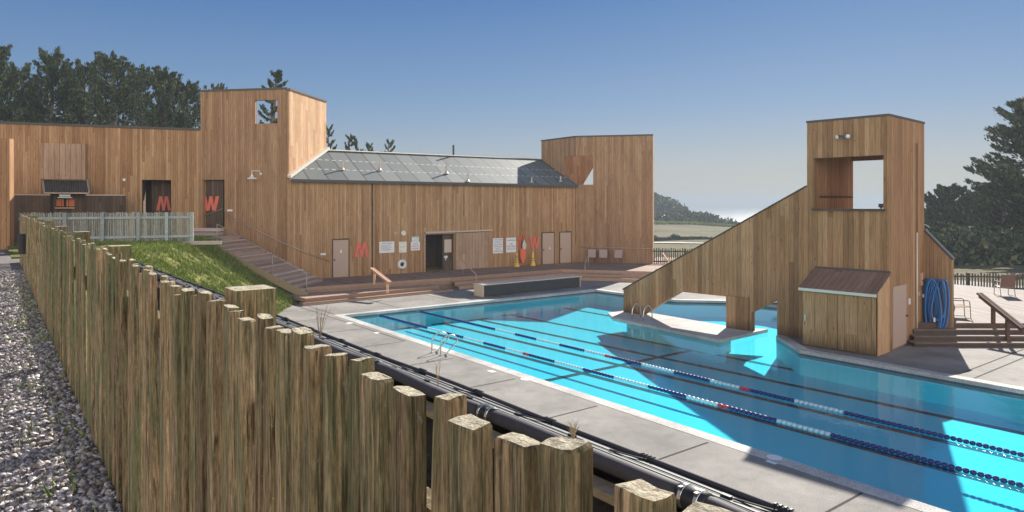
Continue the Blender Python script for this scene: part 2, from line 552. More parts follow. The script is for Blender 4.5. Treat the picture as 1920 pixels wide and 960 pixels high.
M['bench_front'] = plain('charcoal_bench_front', (0.055, 0.060, 0.065), 0.75, 0.3, var=0.3, scale=5)
M['bench_wood'] = timber('bench_wood', [(0.52, 0.40, 0.28), (0.66, 0.53, 0.39), (0.74, 0.62, 0.48)], scl=(2, 2, 8))
M['bench_top'] = plain('pale_bench_top', (0.60, 0.50, 0.43), 0.7, 0.3, var=0.12)
M['greenbox'] = plain('green_plastic_box', (0.02, 0.16, 0.10), 0.5, 0.5)
M['lampglass'] = plain('lamp_lens', (0.75, 0.75, 0.72), 0.2, 0.5, var=0.02)
M['enamel'] = plain('white_enamel', (0.80, 0.78, 0.74), 0.3, 0.5, var=0.03)
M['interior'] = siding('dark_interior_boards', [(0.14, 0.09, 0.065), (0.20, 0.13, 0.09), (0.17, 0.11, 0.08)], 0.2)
M['thresh'] = plain('ochre_threshold', (0.50, 0.33, 0.12), 0.6, 0.3)
M['orangepane'] = plain('orange_shutter', (0.62, 0.20, 0.09), 0.5, 0.4)

def concrete(name, c, joint=None):
    t = NT(name, 0.85, 0.25)
    ob = t.coord('Object')
    a = t.noise(ob, 55.0, 4, 0.75)
    b = t.noise(ob, 0.55, 6, 0.6)
    d = t.noise(ob, 3.5, 5, 0.65)
    col = t.ramp(a, [(0.30, tuple(x * 0.30 for x in c)), (0.47, c), (0.66, tuple(min(1, x * 1.75) for x in c))])
    g = t.ramp(b, [(0.30, (0.66, 0.655, 0.645)), (0.66, (1.14, 1.13, 1.11))])
    col = t.mix(1.0, col, g, 'MULTIPLY')
    g2 = t.ramp(d, [(0.30, (0.90, 0.89, 0.88)), (0.62, (1.05, 1.05, 1.05))])
    col = t.mix(1.0, col, g2, 'MULTIPLY')
    dn = t.noise(ob, 0.9, 5, 0.7)
    dm = t.n('MapRange'); dm.inputs[1].default_value = 0.60; dm.inputs[2].default_value = 0.66; t.l(dn, dm.inputs[0])
    col = t.mix(t.math('MULTIPLY', dm.outputs[0], 0.30), col, tuple(x * 0.5 for x in c))
    t.color(col)
    t.bump(a, 0.5, 0.006)
    return t.m
M['concrete'] = concrete('aggregate_concrete', (0.235, 0.226, 0.212))
M['coping'] = concrete('pale_coping', (0.46, 0.45, 0.43))
M['joint'] = plain('dark_joint', (0.07, 0.062, 0.055), 0.9, 0.1)

# ------------------------------------------------------------------ pool and concrete
def area2(l):
    return sum(l[k][0] * l[(k + 1) % len(l)][1] - l[(k + 1) % len(l)][0] * l[k][1] for k in range(len(l)))

def flat_poly(mb, outline, holes=(), z=0.0, down=False, uvrot=None):
    loops = [[Vector((p[0], p[1], 0)) for p in outline]] + [[Vector((p[0], p[1], 0)) for p in h] for h in holes]
    flat = [p for lp in loops for p in lp]
    for t in tessellate_polygon(loops):
        a = [flat[k] for k in t]
        ar = (a[1] - a[0]).cross(a[2] - a[0]).z
        if (ar < 0) != down: a.reverse()
        if uvrot:
            ux, uy = uvrot
            uv = [(p.dot(ux), p.dot(uy)) for p in a]
        else: uv = [(p.x, p.y) for p in a]
        mb.poly([(p.x, p.y, z) for p in a], uv)
    return mb

def skirt(mb, outline, z0, z1, inward=False):
    q = outline if (area2(outline) > 0) != inward else outline[::-1]
    for k in range(len(q)):
        a, b = q[k], q[(k + 1) % len(q)]
        L = math.hypot(b[0] - a[0], b[1] - a[1])
        mb.poly([(a[0], a[1], z0), (b[0], b[1], z0), (b[0], b[1], z1), (a[0], a[1], z1)], [(0, z0), (L, z0), (L, z1), (0, z1)])
    return mb

def offset(outline, d):
    """offset a closed outline outward by d (negative: inward)"""
    n = len(outline); s = 1 if area2(outline) > 0 else -1
    out = []
    for k in range(n):
        p0, p1, p2 = (Vector(outline[(k + j) % n][:2]) for j in (-1, 0, 1))
        e1, e2 = (p1 - p0).normalized(), (p2 - p1).normalized()
        n1, n2 = Vector((e1.y, -e1.x)) * s, Vector((e2.y, -e2.x)) * s
        m = (n1 + n2)
        m = m / max(0.35, m.length_squared / 2)
        q = p1 + m * d
        out.append((q.x, q.y))
    return out

pool_sp = [(2.2, 11.75), (2.2, 20.93), (11.82, 20.93), (13.62, 22.55), (13.95, 24.6), (14.4, 28.2), (17.0, 29.4), (19.95, 28.75),
           (21.7, 26.95), (22.5, 26.85), (27.0, 26.75), (27.35, 12.12)]
pool = [tuple(P(*q))[:2] for q in pool_sp]
island_sp = [(14.42, 20.33), (14.53, 23.5), (15.55, 22.85), (20.95, 23.0), (20.98, 21.5), (19.88, 20.72)]
island = [tuple(P(*q))[:2] for q in island_sp]
WATER, FLOOR = -0.13, -0.80

cop_out = offset(pool, 0.34)
slab_out = [tuple(P(*q))[:2] for q in [(-6, 5.6), (-6, 44), (16, 48), (40, 44), (44, 30), (34.2, 14.5), (33.5, 9.0), (29.5, 5.6)]]
mb = MB(); flat_poly(mb, slab_out, [cop_out], 0.0); skirt(mb, slab_out, -0.9, 0.0)
struct(mb.build('pool_deck', M['concrete']))
mb = MB(); flat_poly(mb, cop_out, [pool], 0.006); skirt(mb, pool, -0.10, 0.006, inward=True)
skirt(mb, cop_out, -0.3, 0.006)
struct(mb.build('pool_coping', M['coping']))

t = NT('pool_plaster', 0.7, 0.3)
nz = t.noise(t.coord(), 1.2, 4)
t.color(t.mix(nz, (0.56, 0.86, 0.90), (0.64, 0.91, 0.93)))
M['plaster'] = t.m
t = NT('pool_tile_band', 0.3, 0.5)
M['tile'] = t.color((0.05, 0.10, 0.14)).m
mb = MB(); flat_poly(mb, offset(pool, 0.004), [], FLOOR); skirt(mb, offset(pool, 0.004), FLOOR, -0.24, inward=True)
struct(mb.build('pool_basin', M['plaster']))
mb = MB(); skirt(mb, offset(pool, 0.002), -0.24, -0.10, inward=True)
struct(mb.build('pool_tile_band', M['tile']))
mb = MB(); flat_poly(mb, island, [], 0.0); skirt(mb, island, -0.12, 0.0)
struct(mb.build('pool_island', M['coping']))
mb = MB(); skirt(mb, offset(island, -0.75), FLOOR, -0.12)
struct(mb.build('pool_island_footing', M['plaster']))

# water: a clear tinted sheet that the sun shines through, mirror by Fresnel
t = NT('pool_water')
for nd in list(t.t.nodes):
    if nd.type == 'BSDF_PRINCIPLED': t.t.nodes.remove(nd)
out = [n for n in t.t.nodes if n.type == 'OUTPUT_MATERIAL'][0]
tr = t.n('BsdfTransparent'); tr.inputs[0].default_value = (0.25, 0.78, 0.88, 1)
gl = t.n('BsdfGlossy'); gl.inputs['Roughness'].default_value = 0.03; gl.inputs[0].default_value = (1, 1, 1, 1)
fr = t.n('Fresnel')
gb = t.n('NewGeometry')
t.l(t.math('ADD', 1.33, t.math('MULTIPLY', gb.outputs['Backfacing'], 1 / 1.33 - 1.33)), fr.inputs[0])
ms = t.n('MixShader')
w1 = t.noise(t.coord(), 3.0, 3, 0.5); w2 = t.noise(t.coord(), 9.0, 2, 0.5)
bp = t.n('Bump'); bp.inputs['Strength'].default_value = 0.16; bp.inputs['Distance'].default_value = 0.03
t.l(t.math('ADD', w1, t.math('MULTIPLY', w2, 0.4)), bp.inputs['Height'])
t.l(bp.outputs[0], gl.inputs['Normal']); t.l(bp.outputs[0], fr.inputs['Normal'])
t.l(fr.outputs[0], ms.inputs[0]); t.l(tr.outputs[0], ms.inputs[1]); t.l(gl.outputs[0], ms.inputs[2])
t.l(ms.outputs[0], out.inputs['Surface'])
M['water'] = t.m
mb = MB(); flat_poly(mb, offset(pool, 0.001), [], WATER)
struct(mb.build('pool_water', M['water']))

# lane lines painted on the floor
t = NT('lane_paint', 0.7, 0.2); M['lane'] = t.color((0.016, 0.05, 0.075)).m
ZF = FLOOR + 0.004
def floor_sp(px, py):
    return inv_p(G(px, py, FLOOR))
def lane_line(mb, s0, p0, s1, p1, w=0.26):
    a, b = P(s0, p0, ZF), P(s1, p1, ZF)
    d = (b - a).normalized(); nn = Vector((-d.y, d.x, 0))
    mb.poly([a - nn * w / 2, b - nn * w / 2, b + nn * w / 2, a + nn * w / 2])
tee = [floor_sp(775, 615), floor_sp(832, 607), floor_sp(900, 600), floor_sp(960, 591), floor_sp(1010, 569)]
mb = MB()
near = [floor_sp(1860, 905), floor_sp(1860, 849.5), floor_sp(1860, 800.5), floor_sp(1860, 766), floor_sp(1150, 594)]
for k in range(5):
    (s0, p0), (s1, p1) = tee[k], near[k]
    g = (p1 - p0) / (s1 - s0)
    se = 2.6 if k < 4 else floor_sp(1152, 595)[0]
    lane_line(mb, s0, p0, se, p0 + g * (se - s0))
    if k < 4:
        a, b = P(s0 + 0.13, p0 - 0.55, ZF), P(s0 + 0.13, p0 + 0.55, ZF)
        mb.poly([a - PD * 0.13, b - PD * 0.13, b + PD * 0.13, a + PD * 0.13])
cs = floor_sp(1120, 694)
a, b = P(cs[0], 12.05, ZF + 0.003), P(cs[0], floor_sp(1310, 650)[1], ZF + 0.003)
mb.poly([a - PD * 0.12, b - PD * 0.12, b + PD * 0.12, a + PD * 0.12])
struct(mb.build('lane_markings', M['lane']))

# joints in the concrete, set a hair above the slab
mb = MB()
def joint(a, b, w=0.045):
    a, b = Vector(a), Vector(b); d = (b - a).normalized(); nn = Vector((-d.y, d.x, 0)) * w / 2
    for q in (a, b): q.z = 0.004
    mb.poly([a - nn, b - nn, b + nn, a + nn])
for s in (5.35, 8.36, 11.46, 14.6, 17.7, 20.9, 24.0, 27.1):
    joint(P(s, 5.8), P(s, 11.4))
joint(G(560, 575), G(760, 640)); joint(P(27.75, 11.9), P(31.6, 11.9))
for p in (15.0, 18.2, 21.6):
    joint(P(27.75, p), P(30.9, p))
joint(G(1797, 702), G(1919, 655)); joint(P(7.0, 21.3), P(7.0, 26.0))
struct(mb.build('slab_joints', M['joint']))
mb = MB()
for (px, py, l) in [(922, 696, 0.26), (1405, 841, 0.24), (1448, 866, 0.2), (706, 624, 0.24)]:
    c = G(px, py, 0.005)
    mb.poly([c - PD * l / 2 - PN * 0.08, c + PN * 0.08 - PD * l / 2, c + PN * 0.08 + PD * l / 2, c - PN * 0.08 + PD * l / 2][::-1])
struct(mb.build('depth_markers', M['white']))

for (px, py, r_, lb) in [(986, 711, .15, 'round white skimmer lid in the concrete beside the middle of the near pool edge'), (1452, 858, .14, 'round grey skimmer lid in the tower shadow by the near pool edge'), (655, 606, .14, 'round white skimmer lid near the far left corner of the pool')]:
    mb = MB(); mb.lathe(G(px, py, .002), [(r_, 0), (r_, .006), (r_ - .015, .009), (r_ - .02, .006), (0, .006)], 24)
    tag(mb.build('skimmer_lid', M['white']), lb, 'lid', 'skimmer lids in the pool deck')

# ------------------------------------------------------------------ terrain, sea
def smooth(a, b, x):
    x = np.clip((x - a) / (b - a), 0, 1)
    return x * x * (3 - 2 * x)

def terrain_z(X, Y):
    z = np.full_like(X, -0.25)
    far = np.clip(Y - 47, 0, None)
    z = z - 0.025 * far * smooth(47, 70, Y)
    # upland on the left behind the buildings
    left = smooth(-4, -22, X + 0.15 * Y) * smooth(30, 44, Y)
    z = z + left * (3.2 + 0.02 * far)
    z = z + smooth(0.0, -25.0, X + 14 + 0.0 * Y) * smooth(36, 20, Y) * 2.6
    # headland
    hx, hy = X - 30, Y - 270
    z = z + 6.2 * np.exp(-(hx / 55) ** 2 - (hy / 60) ** 2)
    # pool hollow
    d = np.hypot(X - 4.5, Y - 24)
    z = np.where(d < 30, np.minimum(z, -0.25 - 1.0 * smooth(30, 24, d)), z)
    # bluff
    shore = 330 + 25 * np.sin(X / 40.0)
    z = z - 30 * smooth(0, 60, Y - shore)
    und = 0.25 * np.sin(X * 0.11 + 1) * np.sin(Y * 0.09) + 0.12 * np.sin(X * 0.31) * np.sin(Y * 0.27 + 2)
    z = z + und * smooth(44, 70, np.hypot(X - 4, Y - 20))
    return z

xs = np.unique(np.concatenate([np.linspace(-900, -90, 14), np.linspace(-90, 160, 126), np.linspace(160, 900, 14)]))
ys = np.unique(np.concatenate([np.linspace(-300, -10, 10), np.linspace(-10, 110, 80), np.linspace(110, 420, 80), np.linspace(420, 460, 3)]))
XX, YY = np.meshgrid(xs, ys)
ZZ = terrain_z(XX, YY)
nx, ny = len(xs), len(ys)
idx = np.arange(nx * ny).reshape(ny, nx)
quads = np.stack([idx[:-1, :-1], idx[:-1, 1:], idx[1:, 1:], idx[1:, :-1]], -1).reshape(-1, 4)
t = NT('meadow', 0.95, 0.1)
g1 = t.noise(t.coord(), 0.05, 6, 0.6); g2 = t.noise(t.coord(), 1.2, 6, 0.7)
col = t.ramp(g1, [(0.35, (0.085, 0.095, 0.04)), (0.50, (0.14, 0.125, 0.065)), (0.66, (0.20, 0.155, 0.095))])
col = t.mix(1.0, col, t.ramp(g2, [(0.3, (0.55, 0.55, 0.5)), (0.7, (1.25, 1.25, 1.2))]), 'MULTIPLY')
t.color(col); t.bump(g2, 0.8, 0.15)
M['meadow'] = t.m
struct(raw_mesh('terrain', np.stack([XX, YY, ZZ], -1).reshape(-1, 3), quads, M['meadow'], smooth=True))

t = NT('sea_water', 0.45, 0.25)
t.color((0.06, 0.10, 0.13))
s1 = t.noise(t.coord(), 0.06, 6, 0.65, (1, 2.5, 1))
t.bump(s1, 0.6, 3.0)
M['sea'] = t.m
mb = MB(); mb.poly([(-9000, 300, -20), (9000, 300, -20), (9000, 12000, -20), (-9000, 12000, -20)])
struct(mb.build('sea', M['sea']))

# pale track crossing the meadow
mb = MB()
pts = [Vector(((px - 960) / F * Y, Y, 0)) for px, Y in ((1120, 112), (1228, 112), (1290, 111), (1340, 110), (1460, 108))]
def ter(x, y): return float(terrain_z(np.array([x]), np.array([y]))[0])
def drape(pts, w, dz=0.03, n=12):
    fine = []
    for k in range(len(pts) - 1):
        for q in range(n): fine.append(pts[k].lerp(pts[k + 1], q / n))
    fine.append(pts[-1])
    for k in range(len(fine) - 1):
        a, b = fine[k], fine[k + 1]; d = (b - a); d.z = 0; d.normalize(); nn = Vector((-d.y, d.x, 0)) * w / 2
        q = [a - nn, b - nn, b + nn, a + nn]
        for p in q: p.z = ter(p.x, p.y) + dz
        mb.poly(q)
drape(pts, 2.6, 0.12)
M['track'] = plain('pale_track', (0.55, 0.52, 0.46), 0.9, 0.1)
struct(mb.build('track', M['track']))

# ------------------------------------------------------------------ upper left: gravel, bank, grass
GZ = 2.85
t = NT('gravel_bed', 0.95, 0.2)
g1 = t.noise(t.coord(), 45, 4, 0.7); g2 = t.noise(t.coord(), 1.1, 5, 0.6)
col = t.ramp(g1, [(0.3, (0.10, 0.09, 0.085)), (0.5, (0.24, 0.22, 0.21)), (0.72, (0.46, 0.43, 0.41))])
col = t.mix(t.math('MULTIPLY', t.ramp(g2, [(0.45, (0, 0, 0)), (0.7, (1, 1, 1))]), 0.35), col, (0.13, 0.12, 0.07))
t.color(col); t.bump(g1, 1.0, 0.04)
M['gravel'] = t.m
mb = MB()
q = [FP(-6, 0.66), FP(26.5, 0.66), Vector((-16.5, 34, 0)), Vector((-17.2, 40, 0)), Vector((-40, 34, 0)), Vector((-30, -6, 0))]
flat_poly(mb, [(p.x, p.y) for p in q], [], GZ); skirt(mb, [(p.x, p.y) for p in q], 1.2, GZ)
struct(mb.build('gravel_path', M['gravel']))
rng = np.random.default_rng(5)
# loose stones lying on the path near the camera
def stones(n, smin, smax, ys0, ys1, width):
    ico = np.array([(0, 0, 1), (0.894, 0, 0.447), (0.276, 0.851, 0.447), (-0.724, 0.526, 0.447), (-0.724, -0.526, 0.447), (0.276, -0.851, 0.447),
                    (0.724, 0.526, -0.447), (-0.276, 0.851, -0.447), (-0.894, 0, -0.447), (-0.276, -0.851, -0.447), (0.724, -0.526, -0.447), (0, 0, -1)])
    tri = np.array([(0, 1, 2), (0, 2, 3), (0, 3, 4), (0, 4, 5), (0, 5, 1), (1, 6, 2), (2, 7, 3), (3, 8, 4), (4, 9, 5), (5, 10, 1),
                    (6, 7, 2), (7, 8, 3), (8, 9, 4), (9, 10, 5), (10, 6, 1), (6, 11, 7), (7, 11, 8), (8, 11, 9), (9, 11, 10), (10, 11, 6)])
    s = ys0 + (ys1 - ys0) * rng.random(n) ** 1.6
    p = 0.62 - width * (0.9 + 0.05 * s) * rng.random(n)
    d = np.array(FD)[:2]; nn = np.array(FN)[:2]
    xy = s[:, None] * d + p[:, None] * nn
    sz = smin + (smax - smin) * rng.random(n) ** 3 * 1.25
    V = np.repeat(ico[None], n, 0) * (1 + 0.28 * rng.standard_normal((n, 12, 1)))
    V = V * sz[:, None, None] * np.stack([1 + .3 * rng.random(n), np.ones(n), 0.55 + .3 * rng.random(n)], -1)[:, None, :]
    a = rng.random(n) * 6.28
    c, sn = np.cos(a)[:, None], np.sin(a)[:, None]
    x = V[..., 0] * c - V[..., 1] * sn; y = V[..., 0] * sn + V[..., 1] * c
    tl = rng.standard_normal((n, 2)) * 0.35
    z = V[..., 2] + x * tl[:, :1] + y * tl[:, 1:]
    V = np.stack([x + xy[:, :1], y + xy[:, 1:], z + GZ + (sz * 0.35)[:, None]], -1).reshape(-1, 3)
    Fc = (tri[None] + 12 * np.arange(n)[:, None, None]).reshape(-1, 3)
    return V, Fc
t = NT('gravel_stone', 0.9, 0.25)
gi = t.n('NewGeometry')
col = t.ramp(gi.outputs['Random Per Island'], [(0.0, (0.16, 0.135, 0.12)), (0.4, (0.36, 0.315, 0.295)), (0.75, (0.52, 0.475, 0.45)), (1.0, (0.74, 0.69, 0.66))])
t.color(col)
M['stone'] = t.m
V, Fc = stones(60000, 0.008, 0.024, 2.6, 24.0, 1.05)
tag(raw_mesh('gravel', V, Fc, M['stone']), 'loose grey gravel covering the path left of the stake fence', 'gravel', kind='stuff')

def bank_q(s, p):
    return p - 0.65 * np.clip(s - 28.6, 0, None)
def bank_z(s, p):
    f = np.clip((9.5 - bank_q(s, p)) / 5.5, -0.06, 1)
    z = np.where(f > 0, 2.85 * np.abs(f) ** 1.12, 2.85 * f)
    z = z + 0.15 * smooth(30, 35, s) * smooth(4.2, 3.2, bank_q(s, p)) 
    # lower strip between the fence and the pipe
    low = smooth(3.35, 3.2, p) * smooth(29, 27.5, s)
    return z - 0.42 * low - 0.15 * smooth(3.25, 3.4, p) * smooth(29.2, 28.4, s)
ss = np.linspace(-4, 38.5, 120); pp = np.unique(np.concatenate([np.linspace(0.75, 3.6, 24), np.linspace(3.6, 13.6, 80)]))
S_, P_ = np.meshgrid(ss, pp)
Zb = bank_z(S_, P_)
XY = S_[..., None] * np.array(PD)[:2] + P_[..., None] * np.array(PN)[:2]
nx, ny = len(ss), len(pp)
idx = np.arange(nx * ny).reshape(ny, nx)
quads = np.stack([idx[:-1, :-1], idx[1:, :-1], idx[1:, 1:], idx[:-1, 1:]], -1).reshape(-1, 4)
keep = (Zb.reshape(-1)[quads] > -0.16).any(1)
t = NT('bank_soil', 0.95, 0.1)
g1 = t.noise(t.coord(), 1.4, 6, 0.65); g2 = t.noise(t.coord(), 14, 5, 0.7)
col = t.ramp(g1, [(0.3, (0.15, 0.13, 0.06)), (0.48, (0.19, 0.20, 0.06)), (0.7, (0.30, 0.29, 0.10))])
col = t.mix(1.0, col, t.ramp(g2, [(0.3, (0.6, 0.6, 0.6)), (0.7, (1.25, 1.25, 1.25))]), 'MULTIPLY')
t.color(col); t.bump(g2, 1.0, 0.08)
M['soil'] = t.m
Vb = np.concatenate([XY, Zb[..., None]], -1).reshape(-1, 3)
strip = ((P_.reshape(-1)[quads] < 3.9).all(1)) & ((S_.reshape(-1)[quads] < 28.9).all(1))
struct(raw_mesh('grass_bank', Vb, quads[keep & ~strip][:, ::-1], M['soil'], smooth=True))
t = NT('dark_soil', 0.95, 0.1)
g1 = t.noise(t.coord(), 5, 6, 0.7); g2 = t.noise(t.coord(), 40, 5, 0.7)
col = t.ramp(g1, [(0.3, (0.03, 0.024, 0.018)), (0.55, (0.07, 0.055, 0.04)), (0.75, (0.10, 0.095, 0.045))])
t.color(col); t.bump(t.math('ADD', g1, t.math('MULTIPLY', g2, .5)), 1.0, 0.05)
struct(raw_mesh('soil_strip', Vb, quads[keep & strip][:, ::-1], t.m, smooth=True))

def blades(n, sfun, h0, h1, wide, seed):
    r = np.random.default_rng(seed)
    base = sfun(r, n)                                    # n x 3
    nb = 4
    B = np.repeat(base, nb, 0); m = len(B)
    B = B + np.c_[r.normal(0, 0.03, (m, 2)), np.zeros(m)]
    a = r.random(m) * 6.28; h = h0 + (h1 - h0) * r.random(m)
    w = wide * (0.6 + 0.8 * r.random(m))
    dx = np.c_[np.cos(a), np.sin(a), np.zeros(m)]
    le = np.c_[r.normal(0, 0.5, (m, 2)) * h[:, None], h]
    v = np.stack([B - dx * w[:, None], B + dx * w[:, None], B + le * 0.6 + dx * w[:, None] * 0.6, B + le], 1)
    f = (np.array([0, 1, 2, 3])[None] + 4 * np.arange(m)[:, None])
    return v.reshape(-1, 3), f
t = NT('grass_blade', 0.8, 0.2)
gi = t.n('NewGeometry')
col = t.ramp(gi.outputs['Random Per Island'], [(0.0, (0.07, 0.12, 0.022)), (0.4, (0.17, 0.25, 0.045)), (0.75, (0.29, 0.35, 0.08)), (1.0, (0.38, 0.34, 0.15))])
t.color(col)
t.b.inputs['Subsurface Weight'].default_value = 0.0
M['grass'] = t.m
def bank_pts(r, n):
    out = []
    while len(out) < n:
        s = r.uniform(27.5, 37.5, 4000); p = r.uniform(3.4, 13.2, 4000)
        z = bank_z(s, p)
        pat = np.sin(s * 3.1 + np.sin(p * 2.3) * 1.5) * np.sin(p * 2.7 + 1.1) + 0.5 * np.sin(s * 7.7 + p * 5.1)
        ok = (z > 0.0) & (s - 28.6 > -0.2 * (p - 4) - 0.4) & (r.random(4000) < 0.55 + 0.55 * pat)
        for a, b, c in zip(s[ok], p[ok], z[ok]):
            q = P(a, b, c - 0.01); out.append(tuple(q))
    return np.array(out[:n])
V, Fc = blades(15000, bank_pts, 0.06, 0.19, 0.012, 3)
tag(raw_mesh('grass', V, Fc, M['grass']), 'patchy sunlit green grass covering the bank beside the timber stairs', 'grass', kind='stuff')
# ------------------------------------------------------------------ BATHHOUSE
ZD = 0.60                                             # timber deck level
V2 = lambda x, y: Vector((x, y, 0))
WALL = Line((-9.68, 38.49), (0.8188, 0.574))
uO, uC = -2.96, 17.37
Oc, Cc = WALL.at(uO), WALL.at(uC)
Lc = V2(-17.19, 37.67)
E1 = (Oc - Lc).normalized(); E2 = V2(-E1.y, E1.x)
TL = Line(Lc, E1); TLW = (Oc - Lc).length
TLS = Line(Oc, E2); TLD = 4.78
Bk = V2(2.23, 51.76); Fr = V2(9.76, 47.30)
RTL = Line(Bk, Cc - Bk); RTLW = (Cc - Bk).length
RTF = Line(Cc, Fr - Cc); RTFW = (Fr - Cc).length
LW = Line((-27.6, 33.72), (Lc.x + 27.6, Lc.y - 33.72)); LWW = (Lc - LW.o).length
HL, HR, HW, HE = 10.93, 9.48, 8.78, 6.05

house = thing('bathhouse', 'long redwood bathhouse with two square towers and a low metal roof behind the pool', 'bathhouse', tuple(Oc))

# main hall wall with the sliding-door opening
du0, dz1 = WALL.uz(797, 440); du1, _ = WALL.uz(852, 440)
mb = MB()
panel(mb, WALL, rect(uO, -0.3, uC, HE), [rect(du0, ZD, du1, dz1)], 0.0, 0.18)
mb.build('hall_wall', M['siding'], house)
# room behind the opening
mb = MB()
mb.prism([WALL.at(du0 - .8, ZD, -0.2), WALL.at(du1 + .1, ZD, -0.2), WALL.at(du1 + .1, ZD, -2.6), WALL.at(du0 - .8, ZD, -2.6)], (0, 0, -0.1))
mb.build('entry_floor', M['thresh'], house)
mb = MB()
rl = Line(WALL.at(du1 + .1, 0, -2.6), WALL.d)
panel(mb, Line(WALL.at(du0 - .8, 0, -2.6), WALL.d), rect(0, ZD - .1, du1 - du0 + .9, 3.2), [], 0, 0.1)
a = WALL.at(du1 + .1, 0, -0.2)
panel(mb, Line(a, -WALL.n * -1.0 if False else WALL.n), rect(-2.4, ZD - .1, 0, 3.2), [], 0, 0.1)
mb.build('entry_wall', M['interior'], house)
mb = MB(); mb.prism([WALL.at(du0 - .8, 3.2, -0.2), WALL.at(du1 + .1, 3.2, -0.2), WALL.at(du1 + .1, 3.2, -2.7), WALL.at(du0 - .8, 3.2, -2.7)], (0, 0, 0.08))
mb.build('entry_ceiling', M['interior'], house)
# notice board and dispenser inside the entry, on the reveal beside the sliding door
u0, z0 = WALL.uz(836, 474); u1, z1 = WALL.uz(849, 449)
mb = MB(); panel(mb, WALL, rect(u0, z0, u1, z1), [], -0.17, 0.03)
nb = mb.build('notice_board', M['bench_top'], house)
mb = MB(); c = WALL.at(*WALL.uz(838, 482), -0.16); mb.box(c, WALL.d * .10, WALL.n * .06, (0, 0, .07)); mb.box(c + Vector((0, 0, -.14)), WALL.d * .03, WALL.n * .03, (0, 0, .06))
mb.build('hand_dispenser', M['white'], house, bevel=0.01)
mb = MB(); panel(mb, WALL, rect(WALL.u(833), ZD, du1, dz1), [], -0.21, 0.03)
mb.build('entry_jamb', M['siding_dark'], house)
# frame, track, sliding panel
mb = MB()
mb.box(WALL.at(du0 - .06, (ZD + dz1) / 2, .03), WALL.d * .06, WALL.n * .04, (0, 0, (dz1 - ZD) / 2 + .1))
mb.box(WALL.at((du0 + du1) / 2, dz1 + .10, .02), WALL.d * ((du1 - du0) / 2), WALL.n * .03, (0, 0, .09))
mb.build('entry_frame', M['panel_board'], house)
su0, su1 = WALL.u(853), WALL.u(913)
_, sz1 = WALL.uz(880, 436)
mb = MB(); panel(mb, WALL, rect(su0, ZD + .03, su1, sz1), [], 0.12, 0.05, u0=3.1)
sp = mb.build('sliding_door', M['panel_board'], house)
mb = MB(); mb.bar(WALL.at(WALL.u(796), sz1 + .07, .14), WALL.at(WALL.u(921), sz1 + .12, .14), 0.07, 0.09)
mb.build('door_track', M['rail_metal'], house)
# flush tan doors
for (x0, x1, y0, y1, sx, sy) in [(624, 653, 450, 520, 639, 471), (1016.5, 1038, 437, 495, 1030, 465), (1049.5, 1070, 436, 493, 0, 0)]:
    u0, zt = WALL.uz(x0, y0); u1, _ = WALL.uz(x1, y0)
    mb = MB(); panel(mb, WALL, rect(u0, ZD + .02, u1, zt), [], 0.035, 0.05)
    d = mb.build('door', M['door'], house, bevel=0.008)
    for (ua, za, ub, zb_) in ((u0 - .025, ZD, u0 - .025, zt + .05), (u1 + .025, ZD, u1 + .025, zt + .05), (u0 - .05, zt + .025, u1 + .05, zt + .025)):
        mb = MB(); mb.bar(WALL.at(ua, za, .02), WALL.at(ub, zb_, .02), .045, .07, WALL.n if ua == ub else (0, 0, 1)); mb.build('door_frame', M['siding_dark'], d)
    mb = MB(); mb.box(WALL.at(u0 + .08, ZD + 1.0, .065), WALL.d * .025, WALL.n * .03, (0, 0, .05))
    mb.build('handle', M['trim'], d)
    mb = MB(); mb.bar(WALL.at((u0 + u1) / 2 + .1, zt + .04, .05), WALL.at(u1 - .02, zt + .05, .05), .05, .06)
    mb.build('door_closer', M['trim'], d)
    if sx:
        c = WALL.at(*WALL.uz(sx, sy), .041)
        mb = MB(); mb.prism([c + WALL.d * .15 * math.cos(k * 6.283 / 20) + Vector((0, 0, .15 * math.sin(k * 6.283 / 20))) for k in range(20)], WALL.n * 0.006)
        s_ = mb.build('restroom_sign', M['door'], d)
        c = c + WALL.n * .007
        mb = MB()
        mb.prism([c + WALL.d * x + Vector((0, 0, z)) for x, z in [(-.06, -.08), (.06, -.08), (.03, .05), (-.03, .05)]], WALL.n * .004)
        mb.lathe(c + Vector((0, 0, .085)), [(.0, .0), (.028, 0), (.028, .004), (0, .004)], 12, WALL.n)
        mb.build('pictogram', M['white'], s_)
# dark joint board where two lengths of siding meet
mb = MB(); mb.box(WALL.at(WALL.u(698), (ZD + HE) / 2, .012), WALL.d * .045, WALL.n * .02, (0, 0, (HE - ZD) / 2 - .02))
mb.build('joint_board', M['siding_dark'], house)

# left tower: hollow, open to the sky, with a square window and the women's opening
wu0, wz0 = TL.uz(478, 232); wu1, wz1 = TL.uz(520, 187)
ou0, ou1 = TL.u(380.5), TL.u(421)
OZ0, OZ1 = 3.43, TL.uz(400, 337)[1]
mb = MB()
panel(mb, TL, rect(0, -0.3, TLW, HL), [rect(wu0, wz0, wu1, wz1), rect(ou0, OZ0, ou1, OZ1)], 0, 0.2)
mb.build('tower_wall', M['siding_tower'], house)
mb = MB()
panel(mb, TLS, rect(0.0, 0, TLD, HL), [], 0, 0.2)
mb.build('tower_side_wall', M['siding_brightened'], house)
mb = MB()
bl = Line(Lc + E2 * TLD, E1)
panel(mb, bl, rect(0.05, 0, TLW - .25, 8.7), [], 0.0, 0.2)
panel(mb, Line(Lc + E2 * TLD, -E2), rect(0.05, 0, TLD - .2, HL), [], -0.0, 0.2)
mb.build('tower_back_wall', M['siding_tower'], house)
